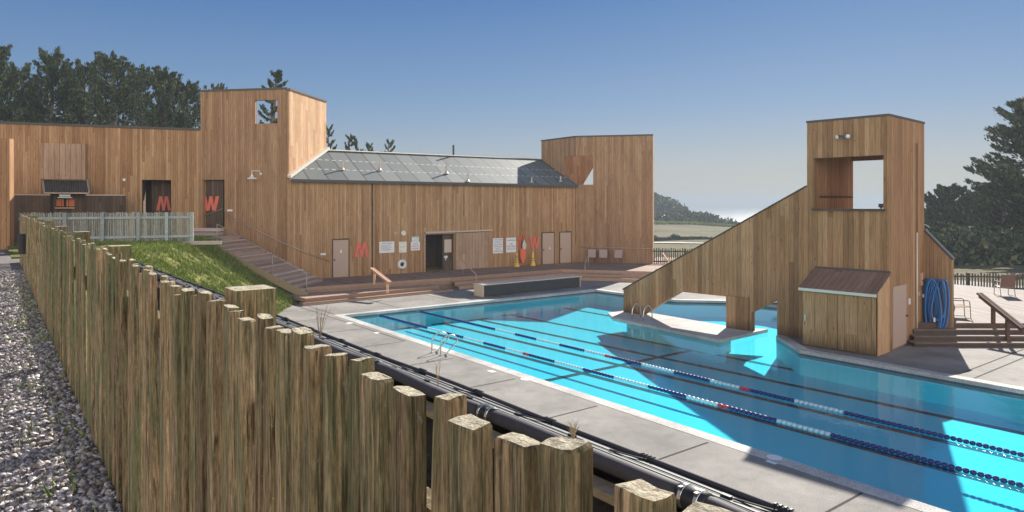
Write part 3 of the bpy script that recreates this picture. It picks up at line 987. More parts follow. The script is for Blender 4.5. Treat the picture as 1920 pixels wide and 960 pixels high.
# thin dark parapet caps
def cap(ln, u0, u1, z, name='parapet_cap', w=0.14, h=0.09):
    mb = MB(); mb.box(ln.at((u0 + u1) / 2, z + h / 2, -0.09), ln.d * ((u1 - u0) / 2 + .02), ln.n * w, (0, 0, h / 2))
    return mb.build(name, M['trim'], house)
cap(TL, 0, TLW, HL); cap(TLS, .2, TLD, HL)
# recess behind the women's opening
mb = MB()
rw = Line(TL.at(ou0 - .1, 0, -.215), E1)
uj = TL.u(414)
panel(mb, rw, rect(0, OZ0 - .1, uj - ou0 + .1, OZ1 + .1), [], 0, .08)
panel(mb, Line(TL.at(uj, 0, -1.3), E1), rect(-.1, OZ0 - .1, ou1 - uj + .2, OZ1 + .1), [], 0, .08)
panel(mb, Line(TL.at(ou1 + .02, 0, -.2), TL.n), rect(-1.1, OZ0 - .1, 0, OZ1 + .1), [], 0, .08)
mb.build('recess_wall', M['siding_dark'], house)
mb = MB()
mb.prism([TL.at(ou0, OZ0, 0.0), TL.at(ou1, OZ0, 0.0), TL.at(ou1, OZ0, -1.1), TL.at(ou0, OZ0, -1.1)], (0, 0, -.1))
mb.build('recess_floor', M['step_grey'], house)
mb = MB()
mb.prism([TL.at(ou0, OZ1 + .02, -.2), TL.at(ou1, OZ1 + .02, -.2), TL.at(ou1, OZ1 + .02, -1.1), TL.at(ou0, OZ1 + .02, -1.1)], (0, 0, .08))
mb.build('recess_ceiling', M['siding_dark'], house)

# left wing with the men's opening
mu0, mz1 = LW.uz(266, 337); mu1 = LW.u(321)
mb = MB()
panel(mb, LW, rect(0, 1.5, LWW - .002, HW), [rect(mu0, 2.9, mu1, mz1)], 0, 0.2)
mb.build('wing_wall', M['siding'], house)
cap(LW, 0, LWW - .1, HW, h=0.12)
mb = MB()
mr_ = Line(LW.at(mu0 + .35, 0, -.9), LW.d)
panel(mb, mr_, rect(0, 2.8, mu1 - mu0 + .1, mz1 + .1), [], 0, .08)
panel(mb, Line(LW.at(mu1 + .02, 0, -.2), LW.n), rect(-.8, 2.8, 0, mz1 + .1), [], 0, .08)
panel(mb, Line(LW.at(mu0 - .02, 0, -2.2), -LW.n), rect(-2.2 + .2, 2.8, 0, mz1 + .1), [], 0, .08)
panel(mb, Line(LW.at(mu0 - .1, 0, -2.2), LW.d), rect(0, 2.8, .8, mz1 + .1), [], 0, .08)
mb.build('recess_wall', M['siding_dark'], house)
mb = MB()
mb.prism([LW.at(mu0 - .1, mz1 + .02, -.2), LW.at(mu1, mz1 + .02, -.2), LW.at(mu1, mz1 + .02, -2.2), LW.at(mu0 - .1, mz1 + .02, -2.2)], (0, 0, .08))
mb.build('recess_ceiling', M['siding_dark'], house)
# wing roof and back
mb = MB()
q = [LW.at(0, HW - .1, -.2), LW.at(LWW, HW - .1, -.2), LW.at(LWW, HW - 1.2, -5.5), LW.at(0, HW - 1.2, -5.5)]
mb.prism(q, (0, 0, -.12)); mb.build('wing_roof', M['trim'], house)
mb = MB(); panel(mb, Line(LW.at(0, 0, -5.3), LW.d), rect(0, 1.5, LWW, HW - 1.3), [], 0, .15); mb.build('wing_back_wall', M['siding_dark'], house)
# pale board panel above the kiosk
u0, z0 = LW.uz(79, 336); u1, z1 = LW.uz(162, 271)
mb = MB(); panel(mb, LW, rect(u0, z0, u1, z1), [], .28, .28)
mb.build('board_panel', M['panel_board'], house)

# right tower
zt, zb = 8.16, 6.10
lu, fu = RTL.u(1058), RTF.u(1112)
mb = MB()
panel(mb, RTL, [(0, 0), (RTLW, 0), (RTLW, zb), (lu, zb), (lu, zt), (RTLW, zt), (RTLW, HR), (0, HR)], [], 0, .18)
mb.build('tower_side_wall', M['siding_tower'], house)
mb = MB()
panel(mb, RTF, [(0.0, -.3), (RTFW, -.3), (RTFW, HR), (0.0, HR), (0.0, zt), (fu, zt), (fu, zb), (0.0, zb)], [], 0, .18)
mb.build('tower_wall', M['siding_tower'], house)
Br = Fr + V2(0.217, 0.976) * 4.6
rb = Line(Bk, Br - Bk); rbw = (Br - Bk).length
def rbp(px, py):
    u = rb.u(px); return rb.uz(px, py)
mb = MB()
panel(mb, rb, rect(0, 0, rbw, HR), [[rbp(1090, 352), rbp(1122, 352), rbp(1122, 298)]], 0, .15)
mb.build('tower_back_wall', M['siding_brightened'], house)
mb = MB(); panel(mb, Line(Fr, Br - Fr), rect(.18, 0, (Br - Fr).length, HR), [], 0, .18); mb.build('tower_far_wall', M['siding_tower'], house)
cap(RTL, 0, RTLW, HR); cap(RTF, 0, RTFW, HR)

# roof of corrugated metal between the towers
t = NT('corrugated_roof', 0.62, 0.25, 0.0)
sep = t.n('SeparateXYZ'); t.l(t.coord('UV'), sep.inputs[0])
U, V = sep.outputs[0], sep.outputs[1]
ul = t.math('DIVIDE', U, 1.12)
wn_ = t.n('TexWhiteNoise', noise_dimensions='1D'); t.l(t.math('FLOOR', ul), wn_.inputs['W'])
col = t.ramp(wn_.outputs['Value'], [(0, (0.095, 0.125, 0.130)), (0.5, (0.125, 0.155, 0.158)), (1, (0.17, 0.198, 0.195))])
sm = t.math('GREATER_THAN', t.math('ABSOLUTE', t.math('SUBTRACT', t.math('FRACT', ul), 0.5)), 0.455)
col = t.mix(t.math('MULTIPLY', sm, 0.95), col, (0.035, 0.035, 0.04))
cor = t.math('SINE', t.math('MULTIPLY', U, 2 * math.pi / 0.14))
nz = t.noise(t.coord('Object'), 0.8, 5)
col = t.mix(t.math('MULTIPLY', nz, 0.35), col, (0.26, 0.23, 0.19))
# two rows of pale dashes
dash = t.math('GREATER_THAN', t.math('FRACT', t.math('DIVIDE', U, 0.42)), 0.45)
row = None
for v0 in (1.45, 2.75):
    r_ = t.math('LESS_THAN', t.math('ABSOLUTE', t.math('SUBTRACT', V, v0)), 0.05)
    row = r_ if row is None else t.math('MAXIMUM', row, r_)
wf = t.math('MULTIPLY', row, dash)
col = t.mix(wf, col, (0.42, 0.43, 0.42))
t.color(col)
t.bump(cor, 0.25, 0.010)
M['roof'] = t.m
R0, R1 = Vector((-11.29, 41.5, 7.99)), Vector((Bk.x + .02, Bk.y, 8.08))
e0, e1 = WALL.at(uO + .12, HE, .28), WALL.at(uC - .05, HE, .28)
mb = MB()
NU = 24
dirw = WALL.d
ret = []
for k in range(NU):
    a0, a1 = e0.lerp(e1, k / NU), e0.lerp(e1, (k + 1) / NU)
    b0, b1 = R0.lerp(R1, k / NU), R0.lerp(R1, (k + 1) / NU)
    q = [a0, a1, b1, b0]
    uv = [(p.dot(dirw), (p - e0).dot(-WALL.n) * 1.13) for p in q]
    mb.poly(q, uv)
    mb.poly([p - Vector((0, 0, .09)) for p in reversed(q)], uv[::-1])
roof = mb.build('hall_roof', M['roof'], house)
mb = MB(); mb.bar(e0 + Vector((0, 0, -.05)), e1 + Vector((0, 0, -.05)), .05, .16); mb.build('eave_trim', M['trim'], roof)
mb = MB(); mb.bar(R0 + Vector((0, 0, .03)), R1 + Vector((0, 0, .03)), .22, .05); mb.build('ridge_cap', M['steel'], roof)
mb = MB(); mb.bar(TLS.at(0, HE + .16, .10) + (e0 - Oc) * Vector((1, 1, 0)).length * 0, R0 + Vector((.12, 0, .14)), .20, .16); mb.build('flashing', M['pale_flash'], roof)
back_e = [WALL.at(uO, 5.2, -9.5), WALL.at(uC, 5.2, -9.5)]
mb = MB(); mb.prism([R0, R1, back_e[1], back_e[0]], (0, 0, -.09)); mb.build('rear_roof', M['trim'], house)
mb = MB(); panel(mb, Line(WALL.at(uO, 0, -9.3), WALL.d), rect(0, -.3, uC - uO, 5.2), [], 0, .15); mb.build('rear_wall', M['siding_dark'], house)
# vent pipes through the roof
Nr = (e1 - e0).cross(R0 - e0).normalized()
for (px, py, h) in [(642, 318, .5), (712, 319, .5), (837, 325, .55), (877, 340, .5), (997, 341, .3), (1051, 340, .35)]:
    d = ray(px, py); o = Vector((0, 0, CAMZ))
    tt = (e0 - o).dot(Nr) / d.dot(Nr)
    p = o + d * tt
    mb = MB(); mb.tube([p - Vector((0, 0, .05)), p + Vector((0, 0, h))], .055, 10); mb.lathe(p, [(.14, -.04), (.13, .02), (.06, .1)], 12)
    mb.build('vent_pipe', M['rail_metal'], roof)
p = R0.lerp(R1, 0.536)
mb = MB(); mb.tube([p, p + Vector((0, 0, .75))], .07, 10); mb.build('vent_pipe', M['trim'], roof)

# ------------------------------------------------------------------ letters, signs and fittings on the walls
WPOLY = [(0, 1), (.21, 1), (.32, .36), (.42, 1), (.58, 1), (.68, .36), (.79, 1), (1, 1), (.80, 0), (.585, 0), (.5, .52), (.415, 0), (.20, 0)]
def letter(ln, px0, px1, py0, py1, kind, label, off=0.0):
    u0, z1 = ln.uz(px0, py0); u1, _ = ln.uz(px1, py0); _, z0 = ln.uz((px0 + px1) / 2, py1)
    q = [(u0 + x * (u1 - u0), z0 + (z if kind == 'W' else 1 - z) * (z1 - z0)) for x, z in WPOLY]
    mb = MB(); panel(mb, ln, q, [], off + .05, .045)
    tag(mb.build('wall_letter', M['coral']), label, 'letter', 'coral letters on the walls')
letter(WALL, 663.5, 691.5, 455, 482, 'M', 'coral letter M on the hall wall beside the tan door and the pool rules sign')
letter(WALL, 992, 1011.5, 444, 466, 'W', 'coral letter W on the hall wall above the yellow cone')
letter(rw, 380.5, 412, 368, 395, 'W', 'coral letter W inside the dark opening at the top of the stairs')
letter(mr_, 293, 321, 368, 395, 'M', 'coral letter M inside the dark opening behind the slatted fence')

FONT_CACHE = {}
def text_mesh(mb, body, ln, uc, zc, h, off, width=None):
    """append extruded lettering, centred at (uc, zc) on a wall line"""
    cu = bpy.data.curves.new('t', 'FONT'); cu.body = body; cu.size = 1.0
    cu.align_x = 'CENTER'; cu.align_y = 'CENTER'
    ob = bpy.data.objects.new('t', cu); COL.objects.link(ob)
    dg = bpy.context.evaluated_depsgraph_get()
    me = bpy.data.meshes.new_from_object(ob.evaluated_get(dg))
    xs = [v.co.x for v in me.vertices]; w = max(xs) - min(xs)
    k = h / 0.72
    kx = k if width is None else min(k, width / w)
    i = len(mb.v)
    for v in me.vertices:
        mb.v.append(tuple(ln.at(uc + v.co.x * kx, zc + v.co.y * k, off)))
    for p in me.polygons:
        mb.f.append(tuple(i + q for q in p.vertices)); mb.uv += [(0, 0)] * len(p.vertices); mb.m.append(0)
    bpy.data.objects.remove(ob); bpy.data.curves.remove(cu); bpy.data.meshes.remove(me)

def sign(px0, px1, py0, py1, mat, label, lines, ink='ink', off=0.03, name='wall_sign'):
    u0, z1 = WALL.uz(px0, py0); u1, _ = WALL.uz(px1, py0); _, z0 = WALL.uz((px0 + px1) / 2, py1)
    root = thing(name, label, 'sign', tuple(WALL.at((u0 + u1) / 2, z0)), 'notices on the hall wall')
    mb = MB(); panel(mb, WALL, rect(u0, z0, u1, z1), [], off, .025)
    mb.build('board', mat, root)
    w, h = u1 - u0, z1 - z0
    groups = {}
    for (txt, yc, th, ik) in lines:
        groups.setdefault(ik or ink, []).append((txt, yc, th))
    for ik, ls in groups.items():
        mb = MB()
        for txt, yc, th in ls:
            if txt.startswith('~'):      # rules of small print too small to read
                x0, x1 = [float(q) for q in txt[1:].split(',')]
                panel(mb, WALL, rect(u0 + w * x0, z1 - h * (yc + th / 2), u0 + w * x1, z1 - h * (yc - th / 2)), [], off + .004, .003)
            else:
                text_mesh(mb, txt, WALL, (u0 + u1) / 2, z1 - h * yc, h * th, off + .004, w * .88)
        mb.build('lettering', M[ik], root)
    return root
sign(711, 739, 453.5, 474, M['white'], 'wide white POOL RULES sign between the coral M and the clock', [('POOL RULES', .16, .12, None)] + [('~.12,%.2f' % x, .30 + .085 * k, .035, 'smallprint') for k, x in enumerate([.8, .62, .85, .7, .88, .66, .8])] if False else
     [('POOL RULES', .16, .12, None)] + [('~.12,%.2f' % x, .32 + .095 * k, .022, None) for k, x in enumerate([.8, .62, .85, .7, .88, .66])])
sign(748, 762, 453.5, 473.5, M['cream'], 'cream notice below the round white clock', [('~.2,.8', .12, .02, None), ('~.15,.85', .42, .012, None), ('~.15,.75', .52, .012, None), ('~.15,.3', .85, .05, 'redink')])
sign(772, 785, 444, 453.6, M['bluesign'], 'small pale blue notice mounted above the capacity sign', [('~.1,.9', .14, .05, None), ('~.3,.9', .45, .03, None), ('~.1,.8', .7, .03, None)])
sign(770, 787, 454.2, 469.5, M['white'], 'white POOL CAPACITY sign below the small blue notice', [('POOL', .22, .19, 'redink'), ('CAPACITY', .5, .19, 'redink'), ('SWIMMERS', .78, .19, 'redink')])
sign(924, 942.5, 447, 475, M['white'], 'white NO CHILDREN UNDER 14 sign right of the sliding door', [('NO CHILDREN', .11, .10, None), ('UNDER 14', .26, .10, None), ('ALLOWED', .41, .10, None), ('WITHOUT', .56, .10, None), ('ADULT', .71, .10, None), ('SUPERVISION', .87, .10, None)])
sign(949, 967, 446, 473, M['white'], 'white WARNING NO LIFEGUARD ON DUTY sign beside the orange rescue gear', [('WARNING', .18, .12, None), ('NO', .43, .12, None), ('LIFEGUARD', .60, .12, None), ('ON DUTY', .77, .12, None)])
# clock
c = WALL.at(*WALL.uz(756.3, 437), .0)
ck = thing('wall_clock', 'round white wall clock above the cream notice', 'clock', tuple(c))
mb = MB(); mb.lathe(c, [(.0, 0), (.15, 0), (.155, .05), (.135, .065), (.125, .05)], 24, WALL.n); mb.build('case', M['enamel'], ck, smooth=False)
mb = MB(); mb.lathe(c, [(.126, .045), (0, .0455)], 24, WALL.n); mb.build('dial', M['cream'], ck)
mb = MB(); mb.bar(c + WALL.n * .05, c + WALL.n * .05 + Vector((0, 0, .09)), .012, .004, WALL.n); mb.bar(c + WALL.n * .05, c + WALL.n * .05 + WALL.d * .06, .012, .004, WALL.n); mb.build('hand', M['ink'], ck)
# life ring
c = WALL.at(*WALL.uz(752.5, 495.5), .10)
lr = thing('life_ring', 'white life ring with grab rope hung on the hall wall below the cream notice', 'life ring', tuple(c))
mb = MB(); mb.torus(c, WALL.n, .205, .085, 32, 12); mb.build('ring', M['white'], lr, smooth=True)
mb = MB()
for k in range(4):
    an = k * math.pi / 2 + .785
    d = WALL.d * math.cos(an) + Vector((0, 0, math.sin(an)))
    tn = -WALL.d * math.sin(an) + Vector((0, 0, math.cos(an)))
    mb.tube([c + d * .205 + (d * math.cos(b) + WALL.n * math.sin(b)) * .09 for b in [i * 6.283 / 10 for i in range(11)]], .012, 5)
mb.tube([c + (WALL.d * math.cos(a) + Vector((0, 0, math.sin(a)))) * (.30 + .03 * math.cos(4 * (a + .785))) for a in [i * 6.283 / 40 for i in range(41)]], .009, 5, False)
mb.build('grab_rope', M['cream'], lr)
mb = MB(); mb.torus(c - WALL.n * .03, WALL.n, .075, .03, 18, 8); mb.lathe(c - WALL.n * .06, [(0, .02), (.03, .02), (.03, 0)], 10, WALL.n); mb.build('rope_coil', M['black'], lr)
# rescue gear: orange tube, coil of line, grey rescue fin
c = WALL.at(*WALL.uz(978, 480), .09); z0 = c.z
rg = thing('rescue_tube', 'orange rescue tube hanging on the hall wall between the warning sign and the coral W', 'rescue tube', tuple(c))
_, ztop = WALL.uz(978, 466); _, zbot = WALL.uz(978, 493)
mb = MB(); mb.prism([WALL.at(WALL.u(x), WALL.uz(978, y)[1], .05) for x, y in [(974, 466), (983, 466), (983.4, 482), (980, 493), (977, 493), (973.6, 482)]], WALL.n * .11); mb.build('float', M['orange'], rg, bevel=0.03)
mb = MB(); mb.tube([WALL.at(WALL.u(x), WALL.uz(978, y)[1], .06) for x, y in [(973, 464), (971.5, 470), (972, 482), (974, 491), (972, 496)]], .014, 6); mb.build('strap', M['black'], rg)
rp = thing('throw_rope', 'orange coil of throw line hung above the rescue tube', 'rope', tuple(WALL.at(*WALL.uz(976, 445))))
mb = MB()
for k, (x, y, r_) in enumerate([(973, 443.5, .11), (978, 443.2, .11), (982, 443.6, .10), (974, 447, .10)]):
    mb.torus(WALL.at(*WALL.uz(x, y), .05 + .02 * k), WALL.n, r_, .022, 18, 6)
mb.tube([WALL.at(WALL.u(x), WALL.uz(978, y)[1], .05) for x, y in [(972, 445), (971.5, 455), (972.5, 468)]], .03, 6)
mb.tube([WALL.at(WALL.u(x), WALL.uz(978, y)[1], .05) for x, y in [(974, 446), (974.2, 456), (975, 466)]], .03, 6)
mb.build('coil', M['orange'], rp)
fc = WALL.at(*WALL.uz(981, 457), .10)
mb = MB(); mb.prism([WALL.at(WALL.u(x), WALL.uz(978, y)[1], .12) for x, y in [(979.5, 448), (983.5, 458), (983.5, 467), (977, 467), (976.6, 458)]], WALL.n * .07)
fn = mb.build('rescue_hook', M['steel']); tag(fn, 'grey metal rescue hook head hanging between the orange coil and tube', 'rescue hook')
# yellow cones
def cone(px, py, label, stripes):
    b = WALL.at(WALL.u(px), ZD, .38)
    root = thing('floor_cone', label, 'cone', tuple(b), 'yellow caution cones')
    mb = MB(); mb.lathe(b, [(.19, 0), (.185, .05), (.15, .11), (.145, .14), (.06, .86), (.05, .90), (0, .905)], 18); mb.build('body', M['yellow'], root)
    mb = MB()
    for z in (stripes):
        r_ = .145 - (z - .14) * .118 + .004
        for a in np.linspace(3.6, 5.8, 7):
            p = b + Vector((math.cos(a) * r_, math.sin(a) * r_, z))
            mb.box(p, Vector((-math.sin(a), math.cos(a), 0)) * .016, Vector((math.cos(a), math.sin(a), 0)) * .003, (0, 0, .028))
    mb.build('caution_marking', M['ink'], root)
cone(963, 500, 'yellow caution cone on the deck below the lifeguard warning sign', (.30, .44, .58, .70))
cone(993, 499, 'yellow caution cone on the deck under the coral W by the tan doors', (.34, .50))
# small white step lights
for (ln, px, py, lb) in [(TL, 432, 394.5, 'small white step light on the tower wall above the stair handrail top'), (WALL, 605.5, 476.5, 'small white step light on the hall wall left of the first tan door')]:
    mb = MB(); c = ln.at(*ln.uz(px, py), .03); mb.box(c, ln.d * .15, ln.n * .03, (0, 0, .055))
    tag(mb.build('step_light', M['enamel'], bevel=0.012), lb, 'light', 'white step lights')
mb = MB(); c = WALL.at(*WALL.uz(741, 437), .02); mb.box(c, WALL.d * .09, WALL.n * .025, (0, 0, .07)); tag(mb.build('speaker_grille', M['door'], bevel=.01), 'small tan speaker grille left of the wall clock', 'speaker')
c = LW.at(*LW.uz(233, 337), .03); mb = MB(); mb.box(c, LW.d * .06, LW.n * .04, (0, 0, .07)); tag(mb.build('door_chime', M['white'], bevel=.01), 'tiny white fitting on the wing wall left of the men opening', 'fitting')
# gooseneck lamp
c = TL.at(*TL.uz(489, 326), 0)
gl_ = thing('gooseneck_lamp', 'white enamel gooseneck lamp on the left tower wall', 'lamp', tuple(c))
sh = TL.at(*TL.uz(481, 331), .45)
mb = MB(); mb.tube([c, c + TL.n * .12 + Vector((0, 0, .15)), sh + Vector((0, 0, .30)) + TL.n * -.12, sh + Vector((0, 0, .32)), sh + Vector((0, 0, .06))], .022, 8); mb.lathe(c, [(.07, 0), (.07, .03), (0, .04)], 12, TL.n); mb.build('arm', M['enamel'], gl_, smooth=True)
mb = MB(); mb.lathe(sh, [(.0, .10), (.05, .10), (.07, 0), (.12, -.05), (.25, -.12), (.25, -.15), (.22, -.13), (.0, -.02)], 20); mb.build('shade', M['enamel'], gl_)

# kiosk front on the left wing: awning, low walls, shutters
KL = Line(LW.at(0, 0, 0.9), LW.d)
ksk = thing('ticket_kiosk', 'dark kiosk front with ribbed awning and orange shutters under the pale board panel', 'kiosk', tuple(LW.at(LW.u(120), GZ)))
au0, au1 = LW.u(80.5), LW.u(163.5); at_ = LW.uz(120, 337)[1]
ku0, ku1 = KL.u(83), KL.u(167.5); ab_ = KL.uz(120, 362)[1]
t = NT('ribbed_awning', 0.5, 0.4)
sep = t.n('SeparateXYZ'); t.l(t.coord('UV'), sep.inputs[0])
sn = t.math('SINE', t.math('MULTIPLY', sep.outputs[0], 2 * math.pi / 0.12))
t.color(t.mix(t.noise(t.coord(), 3, 5), (0.05, 0.048, 0.045), (0.13, 0.12, 0.105))); t.bump(sn, 1.0, 0.03)
q = [LW.at(au0, at_, .03), LW.at(au1, at_, .03), KL.at(ku1, ab_), KL.at(ku0, ab_)]
mb = MB(); mb.poly(q[::-1], [(0, 1), (2.2, 1), (2.3, 0), (0, 0)][::-1]); mb.poly([p - Vector((0, 0, .03)) for p in q])
aw = mb.build('awning', t.m, ksk)
mb = MB()
for a, b in ((0, 1), (1, 2), (2, 3), (3, 0)): mb.bar(q[a], q[b], .07, .06)
mb.build('awning_frame', M['rail_metal'], aw)
LWtop = KL.uz(50, 366)[1]
for a, b in ((20, 94), (161, 235)):
    mb = MB(); panel(mb, KL, rect(KL.u(a), 2.7, KL.u(b), LWtop), [], 0, .12); lw_ = mb.build('low_wall', M['siding_dark'], ksk)
    mb = MB(); mb.bar(KL.at(KL.u(a), LWtop + .02, -.06), KL.at(KL.u(b), LWtop + .02, -.06), .2, .05); mb.build('wall_cap', M['rail_metal'], lw_)
K2 = Line(LW.at(0, 0, 0.45), LW.d)
mb = MB(); panel(mb, K2, rect(K2.u(92), 2.7, K2.u(163), ab_ + .1), [rect(K2.u(105), K2.uz(120, 390)[1], K2.u(140), K2.uz(120, 373)[1])], 0, .1); mb.build('kiosk_front', M['siding_dark'], ksk)
for a, b in ((105, 114.5), (115.5, 119), (124, 127.5), (128.5, 140)):
    mb = MB(); panel(mb, K2, rect(K2.u(a), K2.uz(120, 387)[1], K2.u(b), K2.uz(120, 373.5)[1]), [], -.04, .03); mb.build('shutter', M['orangepane'], ksk)
mb = MB(); mb.bar(K2.at(K2.u(104), K2.uz(120, 390)[1], .05), K2.at(K2.u(141), K2.uz(120, 390)[1], .05), .16, .05); mb.build('counter', M['steel'], ksk)
mb = MB(); panel(mb, K2, rect(K2.u(102), K2.uz(120, 392)[1], K2.u(143), K2.uz(120, 372)[1]), [], -.12, .02); mb.build('opening_back', M['black'], ksk)
ksg = thing('kiosk_sign', 'pale grey narrow sign hung under the kiosk awning', 'sign', tuple(KL.at(KL.u(120), KL.uz(120, 370)[1], -.1)))
mb = MB(); panel(mb, KL, rect(KL.u(110), KL.uz(120, 368.5)[1], KL.u(131), KL.uz(120, 364.5)[1]), [], -.1, .03); mb.build('board', M['bluesign'], ksg)
mb = MB(); panel(mb, KL, rect(KL.u(107), KL.uz(120, 371.2)[1], KL.u(134), KL.uz(120, 369.6)[1]), [], -.1, .05); mb.build('shelf', M['bluesign'], ksg)

# near wall end on the far left
nw = G(18, 468, GZ)
mb = MB(); 
nl = Line((nw.x - 6, nw.y - 1.2), (6, 1.2))
panel(mb, nl, rect(0, GZ - .2, 6.12, 7.45), [], 0, .35)
gw = mb.build('timber_wall', M['siding_pool_side']); tag(gw, 'tall orange timber wall end at the left edge beside the gravel path', 'wall')

# ------------------------------------------------------------------ deck and steps by the hall
d0, d1, d2, d3 = G(574, 538.5, ZD), G(845, 520.3, ZD), G(1051, 504.5, ZD), G(1243, 509.5, ZD)
eR = (d3 - d2).normalized()
d4 = d3 + eR * 9.0; d5 = d4 + Vector((-eR.y, eR.x, 0)) * 9; d6 = Fr + Vector((1.5, 6, ZD))
out = [d0, d1, d2, d3, d4, d5, d6, Fr + Vector((0, .2, 0)), Cc + Vector((0, .2, 0)), Oc + Vector((0, .2, 0)), Oc + Vector((-3.0, .6, 0)), Oc + Vector((-1.0, -2.5, 0))]
mb = MB(); flat_poly(mb, [(p.x, p.y) for p in out], [], ZD, uvrot=(Vector((-WALL.d.y, WALL.d.x, 0)), WALL.d)); skirt(mb, [(p.x, p.y) for p in out], 0.0, ZD)
struct(mb.build('timber_deck', M['deck']))
def board_run(name, parent, pts, z0, z1, th=.045, mat='fascia', gap=0.0):
    for a, b in zip(pts[:-1], pts[1:]):
        a, b = Vector((a.x, a.y, 0)), Vector((b.x, b.y, 0))
        mb = MB(); mb.bar(a + Vector((0, 0, (z0 + z1) / 2)), b + Vector((0, 0, (z0 + z1) / 2)), th, z1 - z0)
        mb.build(name, M[mat], parent, bevel=.006)
stp = thing('deck_steps', 'reddish timber steps edging the wooden deck along the hall', 'steps', tuple(d1 - Vector((0, 0, ZD))))
def shift(pts, dist):
    out = []
    for k, p in enumerate(pts):
        ns = []
        if k > 0: e = (pts[k] - pts[k - 1]).normalized(); ns.append(Vector((e.y, -e.x, 0)))
        if k < len(pts) - 1: e = (pts[k + 1] - pts[k]).normalized(); ns.append(Vector((e.y, -e.x, 0)))
        n = sum(ns, Vector((0, 0, 0))).normalized()
        out.append(p + n * dist)
    return out
edge = [d0, d1, d2, d3, d4]
board_run('fascia_board', stp, shift(edge, .022), ZD - .16, ZD - .002)
board_run('fascia_board', stp, shift(edge, .010), ZD - .34, ZD - .17)
for (lv, off) in ((.40, .45), (.20, .90)):
    ed = shift([d1, d2, d3, d4], off); ed0 = shift([d1, d2, d3, d4], off - .48)
    for k in range(3):
        mb = MB(); mb.prism([v.xy.to_3d() + Vector((0, 0, lv)) for v in (ed0[k], ed0[k + 1], ed[k + 1], ed[k])], (0, 0, -.045)); mb.build('tread', M['fascia'], stp)
    board_run('riser', stp, shift(ed, -.03), lv - .19, lv - .047)
lst = thing('platform_steps', 'two broad sunlit timber platforms stepping down to the concrete at the foot of the stairs', 'steps', tuple(G(569, 574, 0)))
for (pa, pb, qa, qb, z) in [(G(569, 574), G(850, 546), None, None, .13), (G(569, 574) + Vector((0, .3, 0)), G(826, 547.5) + Vector((-.1, .32, 0)), None, None, .31)]:
    dd = (pb - pa).normalized(); nn = Vector((-dd.y, dd.x, 0))
    wdt = 1.75 if z > .2 else 0.5
    q = [pa, pb, pb + nn * wdt, pa + nn * wdt]
    q = [Vector((p.x, p.y, z)) for p in q]
    mb = MB(); mb.prism(q, (0, 0, -.05)); mb.build('platform_top', M['fascia'], lst, bevel=.006)
    mb = MB(); mb.bar(Vector((pa.x, pa.y, z - .118)) + nn * .03, Vector((pb.x, pb.y, z - .118)) + nn * .03, .045, .13); mb.build('riser', M['fascia'], lst, bevel=.006)
    mb = MB(); mb.bar(Vector((pa.x, pa.y, z - .118)) + dd * .03 + nn * .06, Vector((pa.x, pa.y, z - .118)) + dd * .03 + nn * wdt, .045, .13); mb.build('end_board', M['fascia'], lst)

# ------------------------------------------------------------------ timber stairs up the bank
B0 = V2(-10.2, 33.3)
st = thing('timber_stairs', 'broad weathered timber stairs climbing the grass bank to the left tower', 'stairs', tuple(B0))
SWD = 3.08; NT_ = 15; RUN = 5.53 / NT_; RISE = 2.62 / NT_
for k in range(NT_):
    z = 0.38 + RISE * (k + 1)
    if z > 3.01: z = 3.0
    x0 = RUN * k
    for j in range(2):
        a = B0 - E1 * (x0 + RUN * (j + .5) / 2 + .01) ; 
        mb = MB(); mb.box(a + E2 * (SWD / 2) + Vector((0, 0, z - .025)), E1 * (RUN / 4 - .008), E2 * (SWD / 2 - .05), (0, 0, .025)); mb.build('tread', M['step_grey'], st, bevel=.006)
    mb = MB(); mb.box(B0 - E1 * (x0 + .03) + E2 * (SWD / 2) + Vector((0, 0, z - .05 - RISE / 2 + .02)), E1 * .015, E2 * (SWD / 2 - .06), (0, 0, RISE / 2 - .03)); mb.build('riser', M['fascia'], st)
a, b = B0 + Vector((0, 0, .30)) + E1 * .25, B0 - E1 * 5.45 + Vector((0, 0, 2.90))
mb = MB(); mb.prism([a + Vector((0, 0, .10)), a + Vector((0, 0, -.28)), b + Vector((0, 0, -.36)), b + Vector((0, 0, .10))], E2 * .07); mb.build('stringer', M['stringer'], st, bevel=.008)
mb = MB()
mb.prism([B0 - E1 * 5.53 + Vector((0, 0, 3.0)), B0 - E1 * 7.7 + Vector((0, 0, 3.0)), B0 - E1 * 7.7 + E2 * SWD + Vector((0, 0, 3.0)), B0 - E1 * 5.53 + E2 * SWD + Vector((0, 0, 3.0))], (0, 0, -.05))
mb.build('landing', M['step_grey'], st)
for k in range(6):
    pass
mb = MB(); mb.bar(B0 - E1 * 5.53 + Vector((0, 0, 2.86)) + E2 * .03, B0 - E1 * 7.7 + Vector((0, 0, 2.86)) + E2 * .03, .045, .2); mb.build('landing_fascia', M['step_grey'], st)
for z, o in ((3.21, .75), (3.42, .38)):
    mb = MB(); mb.box(TL.at(.55, z - .09, o / 2 + .01), E1 * .85, TL.n * (o / 2), (0, 0, .09)); mb.build('top_step', M['step_grey'], st, bevel=.006)
